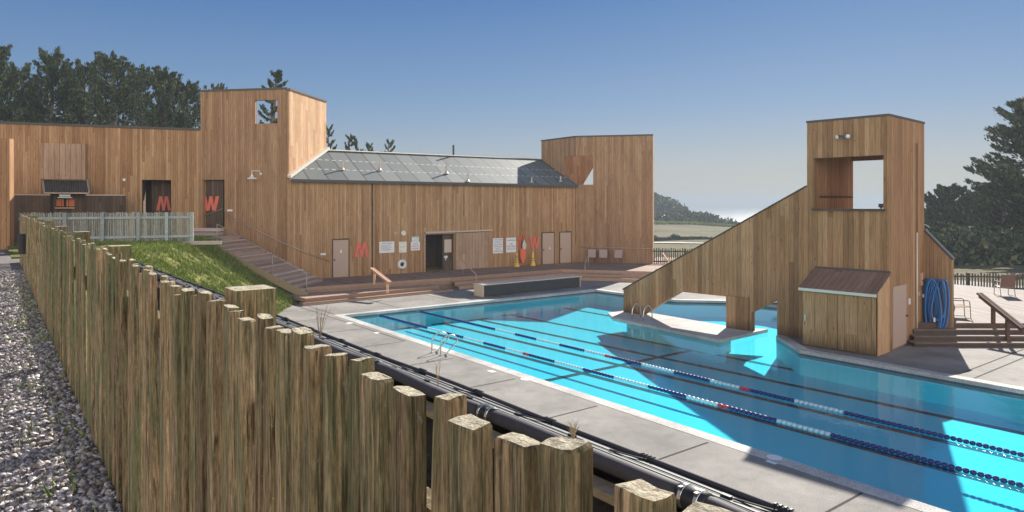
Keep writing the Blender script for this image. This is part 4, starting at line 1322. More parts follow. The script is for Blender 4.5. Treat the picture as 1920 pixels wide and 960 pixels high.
# handrails
def rail(name, label, runs, r=.021, mat='rail_metal', group='metal handrails'):
    root = thing(name, label, 'handrail', tuple(Vector(runs[0][1][0])), group)
    for nm, pts in runs:
        MB().tube(pts, r, 8).build(nm, M[mat], root, smooth=True)
    return root
wr = [TL.at(*TL.uz(427, 404), .10), TL.at(*TL.uz(536, 457), .10), WALL.at(*WALL.uz(570, 472.5), .10), WALL.at(*WALL.uz(616, 489), .10)]
rail('wall_handrail', 'thin brown handrail fixed to the left tower wall above the stairs', [('rail', wr), ('bracket', [wr[0], wr[0] - TL.n * .1]), ('bracket', [wr[3], wr[3] - WALL.n * .1])])
SL = Line(B0 + E2 * .35, E1)
def onst(px, py):
    u, z = SL.uz(px, py); return SL.at(u, z), SL.at(u, min(3.0, .42 - u * 2.62 / 5.53) if u < 0 else .3)
(a1, b1), (a2, b2), (a3, b3) = onst(407, 420), onst(511, 477), onst(575, 512)
m2 = a1.lerp(a3, (a2.x - a1.x) / (a3.x - a1.x))
rail('stair_handrail', 'tubular handrail on three posts running down the middle of the timber stairs', [('rail', [a1, a3, a3 + Vector((.03, 0, -.06))]), ('post', [b1, a1]), ('post', [b2, m2]), ('post', [b3, a3])])
q0 = rw.at(rw.u(382), rw.uz(382, 406)[1], .08); q1 = rw.at(rw.u(420), rw.uz(420, 391)[1], .08)
rail('recess_handrail', 'short sloping handrail on the back wall of the opening under the coral W', [('rail', [q0, q1]), ('bracket', [q0.lerp(q1, .2), q0.lerp(q1, .2) - TL.n * .08])], mat='stringer')
p1 = G(868, 517, ZD); p2 = Vector((G(893, 528, .2).x, p1.y - .75, .2))
p1 = Vector((p1.x, p1.y, ZD)); 
t1, t2 = p1 + Vector((0, 0, .84)), Vector((p2.x, p2.y, .74))
p2x = (893 - 960) / F * p2.y; p2.x = p2x; t2.x = p2x
rail('deck_handrail', 'slim metal handrail on the deck steps behind the left end of the long bench', [('post', [p1, t1]), ('rail', [t1, t2]), ('post', [t2, p2])])
for dx in (0.0,):
    p1 = Vector(((1103 - 960) / F * 43.6, 43.6, ZD)); p2 = Vector(((1097 - 960) / F * 42.6, 42.6, .2))
    t1, t2 = p1 + Vector((0, 0, .86)), p2 + Vector((0, 0, .82))
    rail('deck_handrail', 'slim metal handrail seen end on beside the three sling chairs', [('post', [p1, t1]), ('rail', [t1, t2]), ('post', [t2, p2])])
za = CAMZ - (463.5 - HZ) * RTF.at(0).y / F
rr = [RTF.at(.18, za, .09), RTF.at(RTFW - .05, za - .02, .09)]
rail('wall_handrail', 'long level rail fixed to the right tower wall behind the three chairs', [('rail', rr)] + [('bracket', [rr[0].lerp(rr[1], f), rr[0].lerp(rr[1], f) - RTF.n * .09]) for f in (.02, .5, .98)], r=.018)
def wood_rail(label, b1, b2, h1, h2, ext, mat):
    root = thing('timber_handrail', label, 'handrail', tuple(b1), 'timber handrails on the steps')
    t1, t2 = b1 + Vector((0, 0, h1)), b2 + Vector((0, 0, h2))
    for b, t_ in ((b1, t1), (b2, t2)):
        mb = MB(); mb.bar(b, t_, .10, .10, (1, 0, 0)); mb.build('post', M[mat], root, bevel=.008)
    d = (t2 - t1).normalized(); side = d.cross(Vector((0, 0, 1))).normalized()
    a, b = t1 - d * ext + Vector((0, 0, .03)), t2 + d * ext + Vector((0, 0, .03))
    for s in (-1, 1):
        mb = MB(); mb.bar(a + side * .055 * s, b + side * .055 * s, .085, .06); mb.build('rail_board', M[mat], root, bevel=.008)
    mb = MB(); mb.bar(a + Vector((0, 0, -.09)), b + Vector((0, 0, -.09)), .045, .12); mb.build('rail_support', M[mat], root)
b1 = G(702, 533, ZD); b2 = Vector(((726 - 960) / F * 33.9, 33.9, .31))
wood_rail('new redwood handrail on two posts across the sunlit platform steps', b1, b2, .70, .62, .35, 'rail_wood')
wood_rail('backlit dark redwood handrail on the deck steps at the right edge', Vector((16.72, 23.72, .60)), Vector((16.66, 22.95, .15)), .62, .80, .85, 'rail_dark')

# ------------------------------------------------------------------ long bench box
ba, bb = G(905, 557), G(1089, 538)
bd = (bb - ba).normalized(); bn = Vector((-bd.y, bd.x, 0)); bl_ = (bb - ba).length
bh = .64
bench = thing('cover_bench', 'long low box bench with charcoal front and wood ends at the far pool edge', 'bench', tuple(ba))
mb = MB(); mb.box(ba + bd * (bl_ / 2) + bn * .03 + Vector((0, 0, bh / 2 - .03)), bd * (bl_ / 2 - .08), bn * .02, (0, 0, bh / 2 - .05)); mb.build('front_panel', M['bench_front'], bench)
mb = MB(); mb.box(ba + bd * (bl_ / 2) + bn * .75 + Vector((0, 0, bh / 2 - .03)), bd * (bl_ / 2 - .08), bn * .02, (0, 0, bh / 2 - .05)); mb.build('back_panel', M['bench_front'], bench)
for k in (0.04, bl_ - .04):
    mb = MB(); mb.box(ba + bd * k + bn * .39 + Vector((0, 0, bh / 2 - .03)), bd * .04, bn * .39, (0, 0, bh / 2 - .03)); mb.build('end_panel', M['bench_wood'], bench, bevel=.008)
mb = MB(); mb.box(ba + bd * (bl_ / 2) + bn * .38 + Vector((0, 0, bh - .03)), bd * (bl_ / 2 + .05), bn * .44, (0, 0, .03)); mb.build('seat_board', M['bench_top'], bench, bevel=.01)
# ------------------------------------------------------------------ POOL TOWER (slanted wall and square tower)
A_ = V2(12.12, 21.95); Ee = V2(4.89, 29.95)
TF = Line(Ee, A_ - Ee); uA = (A_ - Ee).length
Gd = V2(-TF.d.y, TF.d.x)                              # away from the viewer
TG = Line(A_, Gd); TGW = 3.37
u8 = TF.u(1513); HT = TF.uz(1667, 217)[1]
pt = thing('slide_tower', 'weathered timber tower with a square lookout opening and long sloping wall standing in the pool', 'tower', tuple(A_))
uz = TF.uz
zsl = CAMZ - (350 - HZ) * TF.at(u8).y / F
outl = [(0, 0), (TF.u(1205), 0.0), uz(1276, 547), uz(1363, 556), (TF.u(1363), 0), (TF.u(1409), 0), uz(1409, 586), uz(1457, 563), (TF.u(1457), 0),
        (uA, 0), (uA, HT), (u8, HT), (u8, zsl), (0, uz(1169, 543)[1])]
wz0, wz1 = 4.56, 6.33
mb = MB(); panel(mb, TF, outl, [rect(TF.u(1525), wz0, TF.u(1657), wz1)], 0, .26)
mb.build('front_wall', M['siding_pool'], pt)
# sloping coping
a, b = TF.at(0, uz(1169, 543)[1] + .03, -.13), TF.at(u8, zsl + .03, -.13)
mb = MB(); mb.bar(a - (b - a).normalized() * .05, b - (b - a).normalized() * .02, .32, .05, (0, 0, 1)); mb.build('slope_cap', M['siding_dark'], pt)
# proud pier between the two water openings
mb = MB(); panel(mb, TF, rect(TF.u(1362.5), 0, TF.u(1405), uz(1380, 556)[1]), [], .05, .40, u0=.7); mb.build('pier', M['siding_pool'], pt)
mb = MB(); panel(mb, TG, rect(.26, 0, TGW, HT), [], 0, .26); mb.build('side_wall', M['siding_pool_side'], pt)
mb = MB()
bkl = Line(TF.at(u8, 0, -TGW), TF.d)
panel(mb, bkl, rect(0, 0, uA - u8 - .26, HT), [rect(.16, wz0 - .1, uA - u8 - .5, wz1 + .05)], 0, .2)
mb.build('back_wall', M['siding_pool_side'], pt)
mb = MB(); panel(mb, Line(TF.at(u8, 0, -TGW), -Gd), rect(0.0, 0, TGW - .26, HT), [], 0, .2); mb.build('inner_wall', M['siding_pool_side'], pt)
mb = MB(); mb.prism([TF.at(u8 + .2, 4.45, -.26), TF.at(uA - .26, 4.45, -.26), TF.at(uA - .26, 4.45, -TGW), TF.at(u8 + .2, 4.45, -TGW)], (0, 0, -.1)); mb.build('lookout_floor', M['deck'], pt)
mb = MB(); mb.prism([TF.at(u8 + .2, HT - .25, -.26), TF.at(uA - .26, HT - .25, -.26), TF.at(uA - .26, HT - .25, -TGW), TF.at(u8 + .2, HT - .25, -TGW)], (0, 0, .1)); mb.build('tower_roof', M['siding_dark'], pt)
def tcap(ln, u0, u1, z, t_=.3):
    mb = MB(); mb.box(ln.at((u0 + u1) / 2, z + .035, -.13), ln.d * ((u1 - u0) / 2 + .02), ln.n * (t_ / 2), (0, 0, .035)); mb.build('parapet_cap', M['trim'], pt)
tcap(TF, u8, uA, HT); tcap(TG, .3, TGW, HT)
mb = MB(); mb.bar(TF.at(TF.u(1523), wz0 - .01, .03), TF.at(TF.u(1660), wz0 - .01, .03), .10, .07); mb.build('window_sill', M['siding_dark'], pt)
# safety rail inside the lookout
q = Line(TF.at(u8 + .2, 0, -TGW + .2), -Gd)
mb = MB(); mb.tube([TF.at(u8 + .30, 5.0, -.4), TF.at(u8 + .30, 5.0, -TGW + .2)], .025, 8); mb.build('inner_rail', M['rail_dark'], pt)
# door in the side wall
u0, dzt = TG.uz(1673, 538); u1 = TG.u(1698)
mb = MB(); panel(mb, TG, rect(max(u0, .18), .06, u1, dzt), [], .03, .03, u0=.4); dd = mb.build('door', M['door'], pt)
mb = MB(); mb.lathe(TG.at(u1 - .07, 1.0, .03), [(0, .07), (.035, .065), (.035, .04), (.015, .03), (.015, 0)], 10, TG.n); mb.build('handle', M['trim'], dd)
# flood lights
c = TF.at(*uz(1585, 255), 0)
fl = thing('flood_light', 'twin flood lights on the pool tower above the lookout opening', 'light', tuple(c))
mb = MB(); mb.lathe(c, [(0.09, 0), (.09, .05), (0, .06)], 14, TF.n); mb.build('base', M['chairframe'], fl)
for s in (-1, 1):
    e = c + TF.d * .16 * s + TF.n * .18 + Vector((0, 0, -.02)); ax = (TF.n + TF.d * .35 * s + Vector((0, 0, -.3))).normalized()
    mb = MB(); mb.tube([c + TF.n * .05, e - ax * .06], .015, 6); mb.lathe(e - ax * .08, [(0, 0), (.045, .0), (.05, .05), (.075, .15), (.07, .15)], 14, ax); lh = mb.build('lamp_head', M['chairframe'], fl)
    mb = MB(); mb.lathe(e - ax * .08, [(.07, .148), (.03, .16), (0, .163)], 14, ax); mb.build('lens', M['lampglass'], lh)
# small lamp on the sill
c = TF.at(TF.u(1650), wz0 + .03, -.10)
sl_ = thing('sill_lamp', 'small bronze lamp standing on the sill of the lookout opening', 'lamp', tuple(c))
mb = MB(); mb.box(c + Vector((0, 0, .10)), TF.d * .07, TF.n * .04, (0, 0, .06)); mb.box(c + Vector((0, 0, .02)), TF.d * .03, TF.n * .03, (0, 0, .02)); mb.build('housing', M['rail_dark'], sl_, bevel=.01)
mb = MB(); mb.lathe(c + Vector((0, 0, .10)) + TF.d * .07, [(0, .05), (.035, .05), (.03, 0)], 10, TF.d); mb.build('lens', M['lampglass'], sl_)
# conduit with meter boxes
pu = TG.u(1716.5)
cd = thing('conduit', 'thin pale pipe running up the side of the pool tower', 'pipe', tuple(TG.at(pu, 0, .05)))
mb = MB(); zc = TG.uz(1716.5, 436)[1]; mb.tube([TG.at(pu, .0, .05), TG.at(pu, zc, .05)], .026, 8); mb.build('lower_pipe', M['pale_flash'], cd, smooth=True)
mb = MB(); mb.tube([TG.at(pu, zc, .05), TG.at(pu, TG.uz(1716.5, 268)[1], .05)], .018, 8); mb.build('upper_pipe', M['rail_dark'], cd, smooth=True)
mb = MB(); mb.box(TG.at(pu + .1, TG.uz(1720, 550)[1], .05), TG.d * .07, TG.n * .05, (0, 0, .06)); mb.build('switch_box', M['door'], cd, bevel=.008)
mb = MB(); mb.tube([TG.at(pu + .25, TG.uz(1722, 612)[1], .04), TG.at(pu + .38, .45, .06), TG.at(pu + .38, .1, .06)], .02, 6); mb.build('drain_pipe', M['rail_metal'], cd)
mb = MB(); mb.box(TG.at(TG.u(1726), TG.uz(1726, 523)[1], .03), TG.d * .09, TG.n * .03, (0, 0, .22)); tag(mb.build('hose_bracket', M['rail_wood'], bevel=.01), 'small wooden batten on the tower wall left of the blue hose', 'batten')
mb = MB(); mb.box(TG.at(TG.u(1704), TG.uz(1704, 565)[1], .02), TG.d * .06, TG.n * .02, (0, 0, .10)); tag(mb.build('door_notice', M['white'], bevel=.004), 'small white tag hung by the tower door', 'tag')
# buttress wing
B_ = TG.at(TGW)
WG = Line(B_ - TG.n * .1, TG.n); wl_ = WG.u(1785)
mb = MB(); panel(mb, WG, [(0, 0), (wl_, 0), (wl_, WG.uz(1785, 488)[1]), (0.1, WG.uz(1735, 433)[1]), (0, WG.uz(1735, 433)[1])], [], 0, .2, u0=.33); mb.build('buttress', M['siding_tower'], pt)
a, b = WG.at(0.1, WG.uz(1735, 433)[1] + .03, -.1), WG.at(wl_ + .03, WG.uz(1785, 488)[1] + .03, -.1)
mb = MB(); mb.bar(a, b, .26, .06); mb.build('buttress_cap', M['trim'], pt)

# storage cabinet
Kc = V2(11.31, 21.18)
KF = Line(Kc - TF.d * 2.36, TF.d); KW = 2.36
kd = (A_ - Kc).dot(Gd) - .004
cb = thing('storage_cabinet', 'mossy timber cabinet with a sloping lid built against the foot of the pool tower', 'cabinet', tuple(Kc))
zf = KF.uz(1643, 553)[1]; zr = 2.47
mb = MB(); panel(mb, KF, rect(0, 0, KW, zf), [], -.05, .05); mb.build('face_frame', M['siding_dark'], cb)
for (a, b, o) in ((.03, KW * .5 - .01, .0), (KW * .5 + .01, KW - .03, .012)):
    mb = MB(); panel(mb, KF, rect(a, .05, b, zf - .04), [], o, .045, u0=a + .3 * b); dd = mb.build('door', M['cabinet'], cb)
    if a < .1:
        mb = MB(); mb.box(KF.at(.14, .95, o + .03), KF.d * .02, KF.n * .025, (0, 0, .10)); mb.build('handle', M['steel'], dd)
for s, nm in ((0, 'left'), (1, 'right')):
    base = KF.at(0 if s == 0 else KW, 0, -.05)
    ln = Line(base, Gd if s else -Gd)
    o2 = [(0, 0), (kd - .05, 0), (kd - .05, zr), (0, zf)] if s else [(-(kd - .05), 0), (0, 0), (0, zf), (-(kd - .05), zr)]
    mb = MB(); panel(mb, ln, o2, [], 0, .05, u0=1.7); mb.build('end_panel', M['siding_brightened' if s else 'siding_pool'], cb)
lid = [KF.at(-.04, zf + .01, .09), KF.at(KW + .04, zf + .01, .09), KF.at(KW + .04, zr + .03, -kd), KF.at(-.04, zr + .03, -kd)]
mb = MB(); mb.prism(lid, (0, 0, .045)); mb.build('lid', M['lid'], cb)
mb = MB(); mb.bar(KF.at(-.05, zf - .02, .12), KF.at(KW + .05, zf - .02, .12), .03, .09); mb.build('lid_edge', M['steel'], cb)
mb = MB(); mb.bar(KF.at(-.02, zr + .08, -kd + .03), KF.at(KW + .02, zr + .08, -kd + .03), .05, .07); mb.build('lid_hinge_batten', M['trim'], cb)

# blue hose coil
hc = WG.at(WG.u(1756), 1.2, .15)
hs = thing('hose_coil', 'long blue pool hose hung in loops on the tower buttress', 'hose', tuple(hc))
mb = MB()
rs = random.Random(4)
ul0, ul1 = WG.u(1736), WG.u(1777)
for k in range(9):
    f = k / 8
    uc = ul0 + .10 + (ul1 - ul0 - .2) * (.30 + .42 * f)
    w = (ul1 - ul0) * (.40 + .05 * rs.random()) * (1 - .45 * abs(f - .5))
    ztop = 2.12 - .02 * rs.random(); zbt = .16 + (.0, .05, .14, .10, .42, .3, .2, .55, .12)[k]
    off = .10 + .05 * (k % 4)
    pts = []
    for a in np.linspace(0, 2 * math.pi, 40):
        x = math.sin(a); y = math.cos(a)
        wid = w * (0.62 + 0.38 * (1 - y) / 2 * 1.2)
        pts.append(WG.at(uc + (f - .5) * .18 * (1 + y) + wid * x * (abs(x) ** -.25 if abs(x) > .02 else 1), zbt + (ztop - zbt) * (1 + y) / 2, off + .03 * math.sin(a * 2 + k)))
    mb.tube(pts, .030, 8, False)
mb.build('loops', M['hose'], hs, smooth=True)
mb = MB(); c = WG.at(WG.u(1734.5), 1.45, .2); mb.lathe(c, [(.0, 0), (.036, 0), (.036, .12), (0, .12)], 10); c = WG.at(WG.u(1758), .66, .36); mb.lathe(c, [(.0, 0), (.036, 0), (.036, .14), (0, .14)], 10); mb.build('cuff', M['white'], hs)
mb = MB(); mb.bar(WG.at((ul0 + ul1) / 2 - .3, 2.06, 0), WG.at((ul0 + ul1) / 2 - .3, 2.06, .4), .05, .05); mb.bar(WG.at((ul0 + ul1) / 2 + .2, 2.06, 0), WG.at((ul0 + ul1) / 2 + .2, 2.06, .4), .05, .05); mb.build('peg', M['rail_dark'], hs)

# ------------------------------------------------------------------ right deck with steps
dk = [V2(13.6, 23.75), V2(32.0, 23.55), V2(24.6, 32.8), V2(22.7, 35.2), V2(17.5, 38.5), V2(12.5, 33), V2(15.0, 27.2)]
mb = MB(); flat_poly(mb, [(p.x, p.y) for p in dk], [], ZD + .002, uvrot=(V2(0, 1), V2(1, 0))); skirt(mb, [(p.x, p.y) for p in dk], ZD - .045, ZD + .002)
struct(mb.build('sun_deck', M['deck_pale']))
rs_ = thing('deck_steps', 'four dark timber steps with sunlit treads rising to the pale deck on the right', 'steps', (14.0, 22.6, 0))
for k, z in enumerate((.15, .30, .45)):
    y0 = 22.62 + .37 * k
    mb = MB(); mb.box(((13.35 + .2 * k + 32) / 2, y0 + .20, z - .022), ((32 - 13.35 - .2 * k) / 2, 0, 0), (0, .215, 0), (0, 0, .022)); mb.build('tread', M['deck_pale'], rs_, bevel=.006)
    mb = MB(); mb.box(((13.35 + .2 * k + 32) / 2, y0 + .03, z - .10), ((32 - 13.35 - .2 * k) / 2, 0, 0), (0, .02, 0), (0, 0, .052 if k == 0 else .052)); mb.build('riser', M['rail_dark'], rs_)
mb = MB(); mb.box((22.8, 23.73, ZD - .085), (9.2, 0, 0), (0, .02, 0), (0, 0, .075)); mb.build('riser', M['rail_dark'], rs_)

# ------------------------------------------------------------------ chairs
def sling_chair(label, loc, rz, fabric, group, arms=True):
    root = thing('patio_chair', label, 'chair', (0, 0, 0), group)
    w = .27
    mb = MB(); mb.prism([(-w, -.26, .42), (w, -.26, .42), (w, .22, .38), (-w, .22, .38)], (0, 0, .015)); mb.build('seat', M[fabric], root)
    mb = MB(); mb.prism([(-w, .22, .40), (w, .22, .40), (w, .36, .95), (-w, .36, .95)], (0, -.02, .004)); mb.build('backrest', M[fabric], root)
    for s in (-1, 1):
        x = s * (w + .02)
        mb = MB()
        mb.tube([(x, -.30, .0), (x, -.28, .40), (x, -.24, .425), (x, .22, .39), (x, .37, .97)], .014, 6)
        mb.tube([(x, .30, .0), (x, .20, .39)], .014, 6)
        mb.tube([(x, -.30, .012), (x, .30, .012)], .012, 6)
        if arms: mb.tube([(x, -.28, .40), (x, -.26, .62), (x, -.20, .645), (x, .28, .64)], .016, 6)
        mb.build('side_frame', M['chairframe'], root)
    mb = MB(); mb.tube([(-w, .37, .965), (w, .37, .965)], .014, 6); mb.tube([(-w, -.26, .415), (w, -.26, .415)], .014, 6); mb.build('cross_bar', M['chairframe'], root)
    root.location = loc; root.rotation_euler = (0, 0, rz)
    return root
def copy_thing(root, loc, rz, label):
    r = root.copy(); COL.objects.link(r); r.location = loc; r.rotation_euler = (0, 0, rz); r['label'] = label
    for ch in root.children:
        c = ch.copy(); COL.objects.link(c); c.parent = r
        for g in ch.children:
            d = g.copy(); COL.objects.link(d); d.parent = c
    return r
az = math.atan2(RTF.d.y, RTF.d.x)
cx = [RTF.at(RTF.u(p), ZD, .75) for p in (1111, 1132.5, 1160)]
c0 = sling_chair('tan sling chair against the right tower, nearest the slim handrail', tuple(cx[0]), az, 'sling', 'sling chairs by the right tower', False)
copy_thing(c0, tuple(cx[1]), az + .05, 'tan sling chair against the right tower between two others')
copy_thing(c0, tuple(cx[2]), az - .04, 'tan sling chair against the right tower, farthest from the slim handrail')
b1c = sling_chair('brown sling armchair on the pale deck beside the tower buttress', (16.35, 25.0, ZD), R(75), 'slingbrown', 'armchairs on the sun deck')
copy_thing(b1c, (22.3, 30.9, ZD), R(170), 'brown sling armchair alone on the sun deck near the far fence')
mb = MB(); mb.box((16.02, 25.15, ZD + .18), (.16, .03, 0), (-.03, .16, 0), (0, 0, .18)); mb.box((16.02, 25.15, ZD + .38), (.18, .03, 0), (-.03, .18, 0), (0, 0, .02)); tag(mb.build('plastic_box', M['greenbox'], bevel=.015), 'green plastic box standing beside the buttress and armchair', 'box')
# lounge chair of wood near the meadow fence
lc = Vector(((1253 - 960) / F * 44.3, 44.3, ZD))
lo = thing('lounge_chair', 'brown wooden lounge chair on the far deck in front of the meadow fence', 'chair', tuple(lc))
ex = V2(.95, -.3).normalized(); ey = V2(-ex.y, ex.x)
mb = MB()
for k in range(4):
    o = lc + ey * (.07 + .13 * k - .26)
    mb.bar(o + ex * .1 + Vector((0, 0, .28)), o - ex * .35 + Vector((0, 0, .95)), .115, .03, ex)
mb.build('backrest', M['rail_wood'], lo)
mb = MB(); mb.box(lc + ex * .35 + Vector((0, 0, .32)), ex * .32, ey * .27, (0, 0, .02)); mb.build('seat', M['rail_wood'], lo)
for s in (-1, 1):
    mb = MB(); mb.box(lc + ex * .58 + ey * .27 * s + Vector((0, 0, .27)), ex * .05, ey * .02, (0, 0, .27)); mb.build('leg', M['rail_wood'], lo)
    mb = MB(); mb.bar(lc + ex * .6 + ey * .30 * s + Vector((0, 0, .55)), lc - ex * .25 + ey * .30 * s + Vector((0, 0, .52)), .12, .03); mb.build('arm', M['rail_wood'], lo)
    mb = MB(); mb.bar(lc + ex * .5 + ey * .25 * s + Vector((0, 0, .30)), lc - ex * .35 + ey * .25 * s + Vector((0, 0, .03)), .03, .09, ey); mb.build('leg', M['rail_wood'], lo)

# ------------------------------------------------------------------ grab rails of the pool
lad = thing('pool_ladder', 'pair of bent steel grab rails at the near pool edge', 'ladder', tuple(P(18.6, 11.5)))
for s in (18.75, 18.22):
    pts = [P(s, 11.28, 0), P(s, 11.28, .30), P(s, 11.32, .47), P(s, 11.45, .58), P(s, 11.62, .62), P(s, 11.80, .57), P(s, 11.90, .45), P(s, 11.86, .34), P(s, 11.6, .14), P(s, 11.46, 0)]
    fine = []
    for k in range(len(pts) - 1):
        p0 = pts[max(k - 1, 0)]; p1 = pts[k]; p2 = pts[k + 1]; p3 = pts[min(k + 2, len(pts) - 1)]
        for q in range(4):
            t_ = q / 4
            fine.append(.5 * ((2 * p1) + (p2 - p0) * t_ + (2 * p0 - 5 * p1 + 4 * p2 - p3) * t_ ** 2 + (3 * p1 - p0 - 3 * p2 + p3) * t_ ** 3))
    fine.append(pts[-1])
    r_ = MB().tube(fine, .021, 8).build('rail', M['steel'], lad, smooth=True)
    mb = MB(); mb.lathe(P(s, 11.28, .006), [(.05, 0), (.05, .012), (.022, .02)], 12); mb.lathe(P(s, 11.46, .006), [(.05, 0), (.05, .012), (.022, .02)], 12); mb.build('flange', M['steel'], r_)
lad2 = thing('pool_ladder', 'pair of steel hoop grab rails on the island below the sloping wall', 'ladder', tuple(P(19.4, 21.0)))
for (px, py) in ((1182, 598), (1203, 602)):
    b = G(px + 6, py, 0); 
    pts = [b + PN * (.55 * (1 - math.cos(a)) / 2 - .1) * 1.0 + Vector((0, 0, .02 + .60 * math.sin(a) ** .7)) for a in np.linspace(0, math.pi, 18)]
    MB().tube(pts, .022, 8).build('rail', M['steel'], lad2, smooth=True)

# ------------------------------------------------------------------ lane ropes
def lane_rope(label, s0, p0, s1, p1, far_blue, red):
    root = thing('lane_rope', label, 'lane rope', tuple(P(s0, p0, WATER)), 'floating lane ropes')
    L = s0 - s1
    def pos(s): return P(s, p0 + (p1 - p0) * (s0 - s) / L, WATER + .025)
    MB().tube([pos(s0 + .3), pos(s1)], .008, 5).build('cable', M['steel'], root)
    segs = []
    s = s0 - .1; segs.append((s, s - far_blue, 'floatblue')); s -= far_blue
    c = 'floatwhite'; k = 0
    while s > s1 + .4:
        ln = 1.22
        if c == 'floatblue' and s < 8.3: ln = s - s1
        e = max(s1, s - ln)
        for r in red:
            if s > r > e and c == 'floatwhite':
                pass
        segs.append((s, e, c)); s = e
        c = 'floatblue' if c == 'floatwhite' else 'floatwhite'
    reds = []
    for r in red:
        j = min(range(len(segs)), key=lambda i: abs(segs[i][1] - r) if segs[i][2] == 'floatwhite' else 99)
        a, e, cc = segs[j]; segs[j] = (a, e + .3, cc); reds.append((e + .3, e, 'floatred'))
    for a, e, cc in segs + reds:
        pts = []; rr = []
        n = max(2, int((a - e) / .115)); st_ = (a - e) / n
        for q in range(n):
            x = a - q * st_
            for f, r in ((.04, .014), (.08, .040), (.45, .050), (.82, .040), (.86, .014)):
                pts.append(pos(x - f * st_)); rr.append(r)
        MB().tube(pts, rr, 9).build('float_run', M[cc], root)
lane_rope('nearer blue and white lane rope with red marks, beside the near pool edge', 27.1, 13.62, 2.4, 14.18, 3.9, (17.3, 8.9))
lane_rope('farther blue and white lane rope in the middle of the pool', 26.95, 15.55, 2.4, 15.9, 5.6, (16.2, 9.4))

# ------------------------------------------------------------------ foreground stake fence
cols = [(0.032, 0.021, 0.013), (0.25, 0.160, 0.088), (0.48, 0.335, 0.20), (0.14, 0.088, 0.052), (0.64, 0.52, 0.37)]
t = NT('split_stake_wood', 0.9, 0.2)
oi = t.n('ObjectInfo')
cmb = t.n('CombineXYZ')
for k in range(3): t.l(t.math('MULTIPLY', oi.outputs['Random'], 23.0 + 13 * k), cmb.inputs[k])
va = t.n('VectorMath', operation='ADD'); t.l(t.coord(), va.inputs[0]); t.l(cmb.outputs[0], va.inputs[1])
g1 = t.noise(va.outputs[0], 1.0, 6, 0.62, (34, 34, 2.4))
g2 = t.noise(va.outputs[0], 1.0, 6, 0.75, (150, 150, 16))
col = t.ramp(g1, [(0.26 + .12 * i, c) for i, c in enumerate(cols)])
col = t.mix(1.0, col, t.ramp(g2, [(0.3, (0.35, 0.35, 0.35)), (0.62, (1.4, 1.38, 1.34))]), 'MULTIPLY')
vr = t.n('MapRange'); vr.inputs[3].default_value = 0.55; vr.inputs[4].default_value = 1.35; t.l(oi.outputs['Random'], vr.inputs[0])
cg = t.n('CombineXYZ')
for k in range(3): t.l(vr.outputs[0], cg.inputs[k])
col = t.mix(1.0, col, cg.outputs[0], 'MULTIPLY')
ck = t.noise(va.outputs[0], 1.0, 3, 0.5, (42, 42, 1.1))
cr = t.n('MapRange'); cr.inputs[1].default_value = 0.022; cr.inputs[2].default_value = 0.004; t.l(t.math('ABSOLUTE', t.math('SUBTRACT', ck, 0.47)), cr.inputs[0])
col = t.mix(t.math('MULTIPLY', cr.outputs[0], 0.8), col, (0.02, 0.014, 0.01))
gp = t.n('NewGeometry'); gs_ = t.n('SeparateXYZ'); t.l(gp.outputs['Position'], gs_.inputs[0])
gy = t.n('MapRange'); gy.inputs[1].default_value = 1.0; gy.inputs[2].default_value = 6.0; gy.inputs[3].default_value = 0.55; t.l(gs_.outputs['Y'], gy.inputs[0])
m1 = t.noise(va.outputs[0], 1.0, 6, 0.65, (6, 6, 1.3)); m2 = t.noise(t.coord('Object'), 0.5, 3, 0.5)
mm = t.n('MapRange'); mm.inputs[1].default_value = 0.40; mm.inputs[2].default_value = 0.60; t.l(m1, mm.inputs[0])
col = t.mix(t.math('MULTIPLY', t.math('MULTIPLY', mm.outputs[0], gy.outputs[0]), 0.9), col, t.mix(1.0, (0.15, 0.18, 0.088), t.ramp(g2, [(0.3, (0.4, 0.4, 0.4)), (0.65, (1.35, 1.35, 1.3))]), 'MULTIPLY'))
l1 = t.noise(va.outputs[0], 1.0, 4, 0.6, (38, 38, 20))
lm = t.n('MapRange'); lm.inputs[1].default_value = 0.66; lm.inputs[2].default_value = 0.72; t.l(l1, lm.inputs[0])
col = t.mix(t.math('MULTIPLY', lm.outputs[0], 0.55), col, (0.42, 0.42, 0.33))
t.color(col)
t.bump(t.math('ADD', g1, t.math('MULTIPLY', g2, 0.5)), 0.9, 0.012)
M['stake'] = t.m
t = NT('stake_end_grain', 0.95, 0.15)
g1 = t.noise(t.coord(), 40, 5, 0.65); g2 = t.noise(t.coord(), 170, 4, 0.7)
col = t.ramp(g1, [(0.3, (0.22, 0.17, 0.12)), (0.45, (0.44, 0.38, 0.28)), (0.6, (0.56, 0.52, 0.38)), (0.75, (0.40, 0.40, 0.24))])
col = t.mix(1.0, col, t.ramp(g2, [(0.3, (0.6, 0.6, 0.6)), (0.65, (1.2, 1.2, 1.2))]), 'MULTIPLY')
t.color(col); t.bump(t.math('ADD', g1, t.math('MULTIPLY', g2, 0.5)), 1.0, 0.012)
M['endgrain'] = t.m

